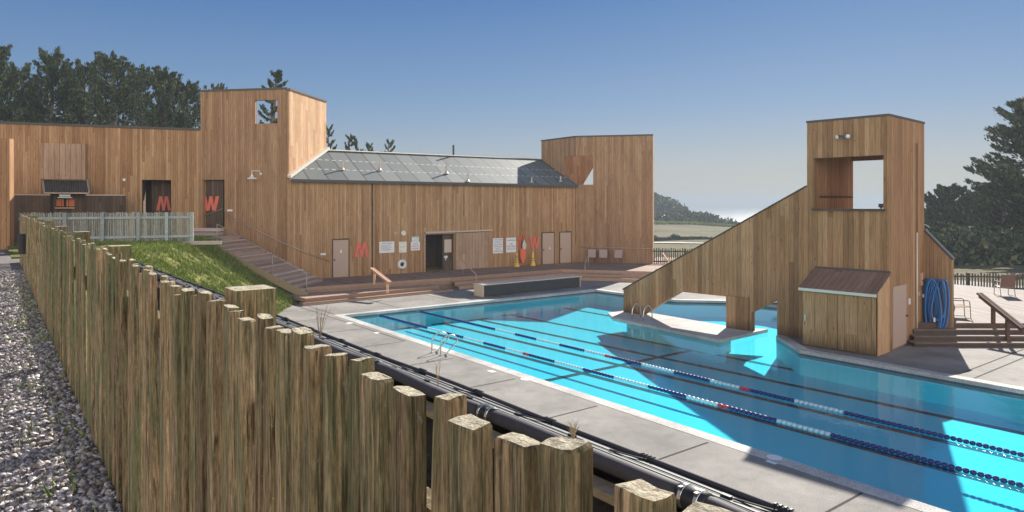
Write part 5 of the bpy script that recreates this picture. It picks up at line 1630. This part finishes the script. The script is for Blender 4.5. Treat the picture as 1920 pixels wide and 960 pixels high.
def stake_mesh(rs, h, detail, thick):
    """one split stake standing at the origin: along fence = local x, thickness = local y"""
    v = []; f = []; mi = []
    w, d = rs.uniform(.027, .041), (rs.uniform(.021, .030) if thick else rs.uniform(.013, .019))
    base = []
    for (x, y) in [(-1, -1), (-.3, -1.08), (.4, -1.0), (1, -.85), (1.05, .2), (.9, 1), (0, 1.05), (-.95, .95), (-1.05, 0)]:
        base.append((x * w * rs.uniform(.86, 1.1), y * d * rs.uniform(.80, 1.12)))
    n = len(base)
    lv = [0.0] + [h * k / detail for k in range(1, detail)] + [h - .007, h]
    bx, by = rs.uniform(-.008, .008), rs.uniform(-.006, .006)
    tl = [rs.uniform(-.004, .004) for _ in range(2)]
    for li, z in enumerate(lv):
        k = z / h
        sw = 1.06 - .10 * k + rs.uniform(-.03, .03)
        if li == len(lv) - 1: sw *= .93
        for (x, y) in base:
            zz = z
            if li >= len(lv) - 2: zz += x / w * tl[0] + y / d * tl[1] * .6 + rs.uniform(-.0012, .0012)
            v.append((x * sw + bx * math.sin(k * 5) + rs.uniform(-.0015, .0015), y * sw + by * math.sin(k * 4 + 1), zz))
    for li in range(len(lv) - 1):
        for q in range(n):
            a, b = li * n + q, li * n + (q + 1) % n
            f.append((a, b, b + n, a + n)); mi.append(0)
    top = (len(lv) - 1) * n
    v.append((rs.uniform(-.006, .006), rs.uniform(-.005, .005), h + rs.uniform(-.001, .001))); ci = len(v) - 1
    # ring inside the cap for a broken, bumpy top
    for q in range(n):
        x, y, z = v[top + q]; v.append((x * .55, y * .55, z + rs.uniform(-.0012, .0016)))
    for q in range(n):
        a, b = top + q, top + (q + 1) % n; c_, e_ = ci + 1 + q, ci + 1 + (q + 1) % n
        f.append((a, b, e_, c_)); f.append((c_, e_, ci)); mi += [1, 1]
    return v, f, mi
fence = thing('stake_fence', 'long weathered split stake fence with mossy flat tops along the gravel path', 'fence', tuple(FP(0, .64, GZ)))
rs = random.Random(11)
var = []
for k in range(32):
    v, f, mi = stake_mesh(rs, 1.61, 9, k < 16)
    me = bpy.data.meshes.new('picket'); me.from_pydata(v, [], f); me.materials.append(M['stake']); me.materials.append(M['endgrain'])
    me.polygons.foreach_set('material_index', mi); me.update(); var.append((me, v, f, mi))
ang = math.atan2(FD.y, FD.x)
s = 0.10; cnt = 0; rest = MB()
while s < 27.3:
    me, v, f, mi = var[rs.randrange(16) + (16 if s > 3.6 else 0)]
    hgt = rs.gauss(0, .014); pz = GZ - .06 + hgt
    off = .64 + rs.uniform(-.006, .006)
    rz = ang + rs.uniform(-.10, .10) + (math.pi if rs.random() < .5 else 0)
    tx, ty = rs.uniform(-.010, .010), rs.uniform(-.012, .012)
    loc = FP(s, off, pz)
    if cnt < 100:
        o = bpy.data.objects.new('picket', me); COL.objects.link(o); o.parent = fence
        o.location = loc - Vector(fence.location); o.rotation_euler = (tx, ty, rz)
    else:
        m4 = Matrix.Translation(loc) @ Matrix.Rotation(rz, 4, 'Z') @ Matrix.Rotation(ty, 4, 'Y') @ Matrix.Rotation(tx, 4, 'X')
        i = len(rest.v)
        rest.v += [tuple(m4 @ Vector(p)) for p in v]
        for q, m_ in zip(f, mi):
            rest.f.append(tuple(i + x for x in q)); rest.uv += [(0, 0)] * len(q); rest.m.append(m_)
    cnt += 1
    s += rs.uniform(.104, .132) if s < 3.6 else rs.uniform(.124, .150)
ro = rest.build('picket', [M['stake'], M['endgrain']], fence); ro['kind'] = 'stuff'
for z in (.16, 1.25):
    mb = MB(); mb.bar(FP(-.4, .64 + .065, GZ + z), FP(27.3, .64 + .065, GZ + z), .05, .10); mb.build('rail', M['stake'], fence)
mb = MB(); mb.bar(FP(-.4, .64 + .055, GZ - .02), FP(27.3, .64 + .055, GZ - .02), .04, .22); mb.build('kick_board', M['stake'], fence)
for k, s in enumerate((-.6, 2.82, 6.45, 9.55, 12.7, 15.9, 19.1, 22.3, 25.5)):
    mb = MB(); hh = 1.56 + .02 * math.sin(k * 3)
    c = FP(s, .64 + .175, GZ - .3)
    mb.box(c + Vector((0, 0, (hh + .3) / 2)), FD * .078, FN * .078, (0, 0, (hh + .3) / 2)); po = mb.build('post', [M['stake'], M['endgrain']], fence, bevel=.012)
    for p in po.data.polygons:
        if p.normal.z > .9: p.material_index = 1
# black bin hung on the fence
bc = FP(0, 0, 0); Yb = 17.8; bx = Vector(((50 - 960) / F * Yb, Yb, 0))
bz1, bz0 = CAMZ - (439 - HZ) * Yb / F, CAMZ - (476 - HZ) * Yb / F
bt = thing('hanging_bin', 'black plastic bin hung on the path side of the stake fence', 'bin', (bx.x, bx.y, bz0))
mb = MB(); mb.lathe((bx.x - .06, bx.y - .05, bz0), [(0, 0), (.10, 0), (.125, .5), (.13, bz1 - bz0), (.115, bz1 - bz0), (.10, .05), (0, .04)], 18); mb.build('body', M['black'], bt)
mb = MB(); mb.torus((bx.x - .06, bx.y - .05, bz1), (0, 0, 1), .128, .012, 20, 6); mb.build('rim', M['pipe'], bt)

# weathered slatted fence below the wing
L0 = V2(-21.15, 29.3); L1 = V2(-14.70, 31.55)
FL = Line(L0, L1 - L0); FLW = (L1 - L0).length
lf = thing('slat_fence', 'pale blue grey slatted fence with square posts below the left wing', 'fence', tuple(L0 + Vector((0, 0, 3.0))))
t = timber('blue_grey_slat_wood', [(0.15, 0.14, 0.115), (0.28, 0.28, 0.24), (0.42, 0.43, 0.38), (0.22, 0.19, 0.15)], scl=(8, 8, 1.2), gs=5)
M['slat'] = t
M['slat_rail'] = timber('pale_fence_rail_wood', [(0.26, 0.28, 0.27), (0.36, 0.40, 0.395), (0.46, 0.50, 0.49)], scl=(3, 3, 3), gs=5)
u = .03; rs = random.Random(3); k = 0; rest = MB()
while u < FLW:
    h = 4.36 + rs.uniform(-.03, .03)
    w = rs.uniform(.020, .027)
    mb = MB() if k < 100 else rest
    q = FL.at(u, (3.02 + h) / 2, -.03)
    mb.box(q, FL.d * w + Vector((0, 0, rs.uniform(-.0, .0))), FL.n * .016, Vector((0, 0, (h - 3.02) / 2)) + FL.d * rs.uniform(-.012, .012))
    if k < 100: mb.build('slat', M['slat'], lf)
    k += 1; u += rs.uniform(.062, .074)
if rest.v: rest.build('slat', M['slat'], lf)['kind'] = 'stuff'
for z in (4.11, 3.24):
    mb = MB(); mb.bar(FL.at(0, z, .03), FL.at(FLW, z + .02, .03), .06, .11); mb.build('rail', M['slat_rail'], lf)
for px in (23, 123, 193, 260, 313, 360):
    mb = MB(); uu = min(FLW - .02, FL.u(px)); mb.box(FL.at(uu, 3.6, .09), FL.d * .065, FL.n * .065, (0, 0, .76)); mb.build('post', M['slat_rail'], lf, bevel=.01)
mb = MB(); mb.bar(FL.at(FL.u(190), 2.96, .14), FL.at(FLW + 1.2, 2.94, .14), .10, .16); mb.build('base_beam', M['step_grey'], lf)
for px in (226, 280, 345):
    mb = MB(); mb.box(FL.at(FL.u(px), 2.75, .24), FL.d * .09, FL.n * .07, (0, 0, .28)); mb.build('stake', M['slat'], lf)

# rail fences on the meadow side
def picket_run(label, a, b, z0, h, sp, name='meadow_fence', posts=2.4):
    root = thing(name, label, 'fence', tuple(Vector((a.x, a.y, z0))), 'grape stake fences by the meadow')
    d = (b - a); L = d.length; d = d.normalized(); n = Vector((d.y, -d.x, 0))
    rs = random.Random(int(L * 100)); s = 0; k = 0; rest = MB()
    while s < L:
        hh = h * rs.uniform(.93, 1.04); c = a + d * s + Vector((0, 0, z0 + hh / 2))
        mb = MB() if k < 100 else rest
        mb.box(c, d * .035, n * .02, Vector((0, 0, hh / 2)) + d * rs.uniform(-.02, .02))
        if k < 100: mb.build('picket', M['siding_dark_plain'], root)
        k += 1; s += sp * rs.uniform(.9, 1.1)
    if rest.v: rest.build('picket', M['siding_dark_plain'], root)['kind'] = 'stuff'
    for f in (.25, .82):
        mb = MB(); mb.bar(a + Vector((0, 0, z0 + h * f)) - n * .04, b + Vector((0, 0, z0 + h * f)) - n * .04, .05, .09); mb.build('rail', M['siding_dark_plain'], root)
    s = 0
    while s <= L:
        mb = MB(); mb.box(a + d * s - n * .1 + Vector((0, 0, z0 + h * .47)), d * .06, n * .05, (0, 0, h * .52)); mb.build('post', M['siding_dark_plain'], root); s += posts
M['siding_dark_plain'] = timber('dark_fence_wood', [(0.05, 0.042, 0.036), (0.10, 0.085, 0.07), (0.16, 0.14, 0.115)], scl=(6, 6, 1.5))
picket_run('dark grape stake fence between the right tower and the sloping wall', V2(9.6, 47.6), V2(16.6, 46.2), .42, 1.25, .15)
picket_run('dark low picket fence beyond the pale sun deck', V2(23.2, 38.6), V2(33.5, 37.2), -.25, 1.12, .155)

# ------------------------------------------------------------------ solar manifold, mats and kerb boards
pz = 2.905
mp = thing('manifold_pipe', 'thick black plastic pipe with banded couplings running along the top of the bank', 'pipe', tuple(P(9, 3.5, pz)))
sl = [1.6] + [2.68 + 2.2 * k for k in range(12)] + [28.3]
for a, b in zip(sl[:-1], sl[1:]):
    pts = [P(a + (b - a) * f, 3.5 + .012 * math.sin(3 * (a + (b - a) * f)), pz + .008 * math.sin(2.1 * (a + (b - a) * f))) for f in np.linspace(0, 1, 8)]
    MB().tube(pts, .060, 18).build('pipe_length', M['pipe'], mp, smooth=True)
for s in sl[1:-1]:
    c = P(s, 3.5 + .012 * math.sin(3 * s), pz + .008 * math.sin(2.1 * s))
    mb = MB(); mb.lathe(c - PD * .11, [(.06, 0), (.074, .005), (.076, .11), (.074, .215), (.06, .22)], 18, PD); cp = mb.build('coupling', M['black'], mp, smooth=True)
    for o in (-.07, .05):
        mb = MB(); mb.lathe(c + PD * o, [(.076, 0), (.0795, .002), (.0795, .026), (.076, .028)], 18, PD); mb.box(c + PD * (o + .013) + PN * -.05 + Vector((0, 0, .065)), PD * .012, PN * .015, (0, 0, .012)); mb.build('steel_band', M['steel'], cp)
# mat panels draped over the edge of the bank
sm_ = thing('solar_mat', 'dark flat solar heating mat beside the thick black pipe', 'solar mat', tuple(P(9, 3.7, 2.85)))
mb = MB()
prof = [(3.50, 2.868), (3.62, 2.866), (3.74, 2.856), (3.86, 2.842), (3.93, 2.826), (3.99, 2.79)]
for p in np.linspace(4.15, 9.0, 8): prof.append((p, float(bank_z(np.array(10.0), np.array(p))) + .02))
for k in range(len(prof) - 1):
    for j in range(14):
        s0, s1 = 1.6 + 26.6 * j / 14, 1.6 + 26.6 * (j + 1) / 14
        (p0, z0), (p1, z1) = prof[k], prof[k + 1]
        mb.poly([P(s0, p0, z0), P(s0, p1, z1), P(s1, p1, z1), P(s1, p0, z0)])
mb.build('mat_sheet', M['mat'], sm_)
for p, r in ((3.66, .0045), (3.73, .0045), (3.80, .0045)):
    z = np.interp(p, [q[0] for q in prof], [q[1] for q in prof])
    MB().tube([P(s, p + .006 * math.sin(s * 1.7 + p * 9), z + .006) for s in np.linspace(1.6, 28, 60)], r, 4).build('mat_cord', M['black'], sm_)
rs = random.Random(8)
for k in range(34):
    s = 2.0 + .72 * k + rs.uniform(-.1, .1); p = rs.choice((3.665, 3.735, 3.80)) 
    z = np.interp(p, [q[0] for q in prof], [q[1] for q in prof])
    mb = MB(); mb.box(P(s, p, z + .010), PD * .038, PN * .014, (0, 0, .009)); mb.build('mat_clip', M['black'], sm_)
hp = thing('header_hose', 'thin black header hose with tied joints along the concrete side of the solar mat', 'hose', tuple(P(9, 3.92, 2.86)))
MB().tube([P(s, 3.915 + .006 * math.sin(2.3 * s), 2.853 + .006 * math.sin(1.3 * s)) for s in np.linspace(1.6, 28.3, 80)], .021, 8).build('hose_length', M['pipe'], hp, smooth=True)
for k in range(20):
    s = 2.25 + 1.1 * k
    mb = MB(); c = P(s, 3.915 + .006 * math.sin(2.3 * s), 2.853 + .006 * math.sin(1.3 * s))
    for j in range(4): mb.lathe(c + PD * (.035 * j), [(.021, 0), (.030, .004), (.030, .016), (.021, .02)], 10, PD)
    mb.build('joint', M['black'], hp)
    MB().tube([c, P(s + .12, 3.86, 2.855), P(s + .34, 3.80, 2.862)], .007, 5).build('branch_hose', M['black'], hp)
kb = thing('kerb_board', 'rough timber board edging the bank under the thick black pipe', 'board', tuple(P(9, 3.35, 2.7)))
for a, b in zip(np.arange(1.0, 28, 3.0), np.arange(4.0, 31, 3.0)):
    mb = MB(); mb.bar(P(a + .01, 3.40, 2.765), P(min(b, 28.3), 3.40, 2.765), .16, .06, (0, 0, 1)); mb.build('top_board', M['stringer'], kb, bevel=.006)
    mb = MB(); mb.bar(P(a + .01, 3.37, 2.58), P(min(b, 28.3), 3.37, 2.58), .045, .28, (0, 0, 1)); mb.build('face_board', M['stringer'], kb, bevel=.006)
# dry weeds
def sprig(label, s, p, z, h, seed, n=6):
    r = random.Random(seed); base = P(s, p, z); mb = MB()
    for k in range(n):
        a = r.uniform(0, 6.28); l = h * r.uniform(.6, 1); sp = r.uniform(.08, .35) * l
        tip = base + Vector((math.cos(a) * sp, math.sin(a) * sp, l)); mid = base.lerp(tip, .5) + Vector((0, 0, l * .08))
        mb.tube([base, mid, tip], [.004, .003, .0015], 4)
        for j in range(2):
            b2 = mid.lerp(tip, r.uniform(.1, .7)); mb.tube([b2, b2 + Vector((r.uniform(-.06, .06), r.uniform(-.06, .06), .07))], [.002, .001], 3)
    tag(mb.build('dry_weed', M['stringer']), label, 'weed', 'dry weeds along the solar mat')
def sp_at(px, p):
    r = (px - 960) / F; Y = p / (PN.y + r * PN.x); return inv_p(Vector((r * Y, Y, 0)))[0]
sprig('tall dry branching weed growing through the mat near the stump of the big post', sp_at(603, 3.75), 3.72, 2.85, .50, 1, 9)
sprig('dry weed stalk growing beside the second pipe coupling', sp_at(826, 3.75), 3.72, 2.85, .30, 2, 4)
sprig('cluster of dry weed stalks on the mat by the nearest black clips', sp_at(1085, 3.72), 3.66, 2.86, .16, 5, 9)
def weed_pts(r, n):
    s = r.uniform(3.2, 20, n); p = .60 - np.abs(r.normal(0, .16, n)) - (r.random(n) < .3) * r.uniform(0, .5, n)
    q = [tuple(FP(a, b, GZ - .005)) for a, b in zip(s, p)]
    return np.array(q)
V, Fc = blades(150, weed_pts, .05, .17, .006, 9)
tag(raw_mesh('weeds', V, Fc, M['grass']), 'sparse green weeds at the foot of the stake fence', 'weeds', kind='stuff')

# ------------------------------------------------------------------ trees
t = NT('cypress_foliage', 0.75, 0.2)
gi = t.n('NewGeometry')
nz = t.noise(t.coord(), 0.5, 3)
col = t.ramp(gi.outputs['Random Per Island'], [(0.0, (0.020, 0.040, 0.022)), (0.5, (0.048, 0.075, 0.038)), (0.8, (0.11, 0.14, 0.065)), (1.0, (0.19, 0.18, 0.095))])
t.color(col)
M['cypress'] = t.m
M['bark'] = timber('grey_bark', [(0.09, 0.075, 0.065), (0.17, 0.145, 0.125), (0.24, 0.21, 0.18)], scl=(6, 6, 1.5))

def cypress_data(seed, h, w, lean=(0, 0), z0=.18, nb=70, leaf=.30, tufts=11, per=11, flat=0.0, up=0.55):
    r = np.random.default_rng(seed)
    tr = MB()
    def axis(k): return np.array([lean[0] * k * k * h, lean[1] * k * k * h, k * h])
    ks = np.linspace(0, .97, 9)
    tr.tube([tuple(axis(k) + np.array([.12 * math.sin(k * 7 + seed), .12 * math.cos(k * 5 + seed), 0]) * (k > 0)) for k in ks], [max(.04, (.035 * h) * (1 - k) ** .8) for k in ks], 7)
    LV = []
    for b in range(nb):
        k = z0 + (1 - z0) * (b + r.random()) / nb
        az = r.random() * 6.283
        prof = math.sin(min(1, (1.04 - k) / (1.04 - z0)) ** .80 * math.pi / 2) * (0.6 + .4 * min(1, (k - z0) / .2 + .2))
        L = w * prof * r.uniform(.62, 1.12) + .35
        dirh = np.array([math.cos(az), math.sin(az), 0.0])
        base = axis(min(k, .96))
        rise = (up * (1 - flat) + .10) * r.uniform(.6, 1.3)
        pts = []
        for q in np.linspace(0, 1, 6):
            pts.append(base + dirh * L * q * (1 - .12 * q) + np.array([lean[0] * 1.2 * q * L, lean[1] * 1.2 * q * L, rise * L * (q * .35 + .65 * q * q)]))
        if b % 2 == 0: tr.tube([tuple(p) for p in pts[:5]], [.06 * (1 - .18 * i) * (h / 14) for i in range(5)], 5, False)
        for q in range(tufts):
            f = .22 + .78 * (q + r.random()) / tufts
            i = min(4, int(f * 5)); g = f * 5 - i
            c = pts[i] * (1 - g) + pts[i + 1] * g
            tan = pts[i + 1] - pts[i]; tan /= np.linalg.norm(tan)
            spread = .20 * w / 4 * (1.25 - .8 * f)
            m = per
            off = r.normal(0, 1, (m, 3)) * spread * np.array([1, 1, .55])
            pos = c + off
            d = tan[None] * 1.1 + r.normal(0, .34, (m, 3)) + np.array([0, 0, .40])
            d /= np.linalg.norm(d, axis=1)[:, None]
            l = leaf * r.uniform(.7, 1.7, m)
            sd_ = np.cross(d, r.normal(0, 1, (m, 3))); sd_ /= np.linalg.norm(sd_, axis=1)[:, None]
            wd = l * r.uniform(.13, .22, m)
            a = pos - d * l[:, None] * .5; e = pos + d * l[:, None] * .6
            mid = pos
            LV.append(np.stack([a, mid + sd_ * wd[:, None], e, mid - sd_ * wd[:, None]], 1))
    LV = np.concatenate(LV).reshape(-1, 3)
    return tr, LV
def make_tree(name, label, group, loc, data, rz=0, sc_=1.0):
    tr, LV = data
    root = thing(name, label, 'tree', (0, 0, 0), group)
    tr.build('trunk', M['bark'], root)
    raw_mesh('crown', LV, np.arange(len(LV)).reshape(-1, 4), M['cypress'], root)
    root.location = loc; root.rotation_euler = (0, 0, rz); root.scale = (sc_,) * 3
    return root
def px_at(px, Y): return (px - 960) / F * Y
lefts = [  # px, top row, depth, label
    (-14, 80, 62, 'tall dark cypress at the left edge of the tree row behind the wing'),
    (92, 92, 66, 'tall cypress behind the wing with a fan of windswept leaders, second from the left edge'),
    (160, 110, 70, 'cypress with a lower ragged top behind the wing, above the pale board panel'),
    (212, 100, 65, 'cypress with two thin upright leaders behind the wing'),
    (262, 124, 72, 'broad cypress behind the wing left of the men opening'),
    (308, 126, 64, 'rounded cypress with hooked tips behind the wing'),
    (352, 152, 66, 'low dense cypress touching the left tower'),
    (40, 118, 74, 'farther cypress filling the gap at the left of the tree row'),
]
grp = 'cypresses behind the left wing'
datas = [cypress_data(20 + k, 17, 3.9, (.03 * (k % 2), .0), z0=.30, nb=82, leaf=.23, tufts=13, per=19, up=.85) for k in range(3)]
protos = {}
for k, (px, py, Y, lb) in enumerate(lefts):
    zt_ = CAMZ + (HZ - py) * Y / F; x = px_at(px, Y)
    zg = ter(x, Y) - .2
    s_ = (zt_ - zg) / 17.6
    j = k % 3
    if j not in protos:
        protos[j] = make_tree('cypress_tree', lb, grp, (x, Y, zg), datas[j], k * 1.3, s_)
    else:
        c = copy_thing(protos[j], (x, Y, zg), k * 1.3, lb); c.scale = (s_ * (1.0 + .06 * (k % 2)), s_, s_)
# thin tips showing over the tower and the roof
tips = [(388, 150, 84, 'thin cypress tip showing just over the left corner of the left tower'), (413, 148, 88, 'second thin cypress tip rising over the left tower top'),
        (622, 230, 78, 'dark cypress crown beside the sunlit tower side above the roof'), (648, 246, 84, 'low dark cypress crown above the roof left of the two thin tips'), (672, 250, 86, 'slim upright cypress tip behind the metal roof'),
        (700, 262, 92, 'short leaning cypress tip behind the metal roof'), (720, 256, 90, 'slim cypress tip farthest right of the pair behind the roof'), (752, 281, 96, 'tiny cypress top peeking over the roof ridge')]
tdat = [cypress_data(60 + k, 14, 1.25, (.05, 0), z0=.3, nb=44, leaf=.24, tufts=9, per=8, up=.75) for k in range(2)]
tp = {}
for k, (px, py, Y, lb) in enumerate(tips):
    zt_ = CAMZ + (HZ - py) * Y / F; x = px_at(px, Y); zg = ter(x, Y) - .2; s_ = (zt_ - zg) / 14.4; j = k % 2
    if j not in tp: tp[j] = make_tree('cypress_tree', lb, 'cypress tips behind the buildings', (x, Y, zg), tdat[j], k * 2.1, s_)
    else:
        c = copy_thing(tp[j], (x, Y, zg), k * 2.1, lb); c.scale = (s_, s_, s_)
x = px_at(505, 58); zg = ter(x, 58) - .2; h = CAMZ + (HZ - 128) * 58 / F - zg
make_tree('cypress_tree', 'branched cypress tip rising above the left tower window', 'cypress tips behind the buildings', (x, 58, zg), cypress_data(77, h, 1.9, (.03, 0), z0=.3, nb=62, leaf=.24, tufts=10, per=9, up=.5), 0)
# right hand cypresses
rights = [(1945, 188, 58, 'large spreading cypress with tiered branches at the right edge', 5.4, .6, 0), (1775, 352, 70, 'ragged cypress beside the pool tower edge', 3.3, .3, 1), (1832, 362, 76, 'mid height cypress in the haze between the tower and the big tree', 3.6, .3, 2),
          (1880, 350, 66, 'dense cypress under the big tiered tree', 4.2, .35, 3), (1742, 405, 84, 'far hazy cypress half hidden by the pool tower', 3.8, .3, 4), (1925, 330, 72, 'dark dense cypress behind the big tiered tree at the right edge', 4.6, .3, 5)]
for px, py, Y, lb, w, fl_, k in rights:
    zt_ = CAMZ + (HZ - py) * Y / F; x = px_at(px, Y); zg = ter(x, Y) - .2; h = zt_ - zg
    make_tree('cypress_tree', lb, 'cypresses beyond the sun deck', (x, Y, zg), cypress_data(90 + k, h, w, (-.05 if k == 0 else .02, 0), z0=.06 if k else .28, nb=120 if k == 0 else 90, leaf=.28, tufts=18 if k == 0 else 15, per=15, flat=fl_, up=.6), 0)

# far woods on the headland: two masses
def wood_mass(name, label, tops, Y0, depth, leaf, n, seed, mat):
    r = np.random.default_rng(seed)
    tops = np.array(tops)
    px = r.uniform(tops[0, 0], tops[-1, 0], n)
    Y = Y0 + depth * (r.random(n) - .5)
    X = (px - 960) / F * Y0 + r.normal(0, 2.0, n)
    zt_ = CAMZ + (HZ - np.interp(px, tops[:, 0], tops[:, 1])) * Y0 / F
    zt_ = zt_ - .8 + .7 * np.sin(X * .55 + seed) * np.sin(X * .23) + .5 * np.sin(X * 1.7)
    zg = terrain_z(X, Y)
    k = 1 - r.random(n) ** 2.2 * 1.0
    dome = 1 - .35 * np.abs((Y - Y0) / (depth / 2)) ** 2
    z = zg + np.maximum(.2, (zt_ - zg) * dome) * k
    c = np.stack([X, Y, z], -1)
    d = r.normal(0, 1, (n, 3)); d[:, 2] = np.abs(d[:, 2]) + .3; d /= np.linalg.norm(d, axis=1)[:, None]
    s_ = np.cross(d, r.normal(0, 1, (n, 3))); s_ /= np.linalg.norm(s_, axis=1)[:, None]
    l = leaf * r.uniform(.6, 1.5, n)[:, None]
    Q = np.stack([c - d * l * .5, c + s_ * l * .35, c + d * l * .7, c - s_ * l * .35], 1).reshape(-1, 3)
    tag(raw_mesh(name, Q, np.arange(n * 4).reshape(-1, 4), mat), label, 'woodland', kind='stuff')
wood_mass('far_wood', 'hazy dark wood on the low headland sloping down to the sea', [(1246, 416), (1266, 399), (1290, 396), (1312, 402), (1336, 418), (1356, 434), (1372, 446)], 240, 26, 1.5, 16000, 1, M['cypress'])
wood_mass('far_wood', 'paler farther wood on the headland beside the right tower', [(1150, 340), (1200, 355), (1228, 366), (1245, 376), (1260, 388), (1276, 406)], 300, 30, 1.8, 12000, 2, M['cypress'])
wood_mass('thicket', 'dense dark thicket under the cypresses beyond the low picket fence', [(1715, 420), (1760, 415), (1800, 432), (1850, 420), (1900, 430), (1960, 425)], 60, 9, .42, 15000, 7, M['cypress'])
wood_mass('scrub', 'low dark scrub across the meadow behind the grape stake fence', [(1225, 441), (1240, 443), (1290, 446), (1315, 452)], 128, 4, .5, 4000, 3, M['cypress'])
wood_mass('scrub', 'pale scrub along the foot of the headland wood', [(1225, 426), (1260, 430), (1300, 430), (1340, 435), (1365, 439)], 222, 6, .8, 4000, 4, M['grass'])

# ------------------------------------------------------------------ haze
hz = bpy.data.materials.new('sea_haze'); hz.use_nodes = True
for nd in list(hz.node_tree.nodes):
    if nd.type == 'BSDF_PRINCIPLED': hz.node_tree.nodes.remove(nd)
pv = hz.node_tree.nodes.new('ShaderNodeVolumePrincipled')
pv.inputs['Color'].default_value = (0.27, 0.315, 0.37, 1)
pv.inputs['Density'].default_value = HAZE_DENSITY
pv.inputs['Anisotropy'].default_value = 0.3
ho = [n for n in hz.node_tree.nodes if n.type == 'OUTPUT_MATERIAL'][0]
hz.node_tree.links.new(pv.outputs[0], ho.inputs['Volume'])
mb = MB(); mb.box((0, 6200, -3), (9600, 0, 0), (0, 6600, 0), (0, 0, 52)) if False else mb.box((0, 5850, (24.0 - 62) / 2), (9500, 0, 0), (0, 6400, 0), (0, 0, (24.0 + 62) / 2))
ho_ = mb.build('haze', hz); ho_['kind'] = 'stuff'
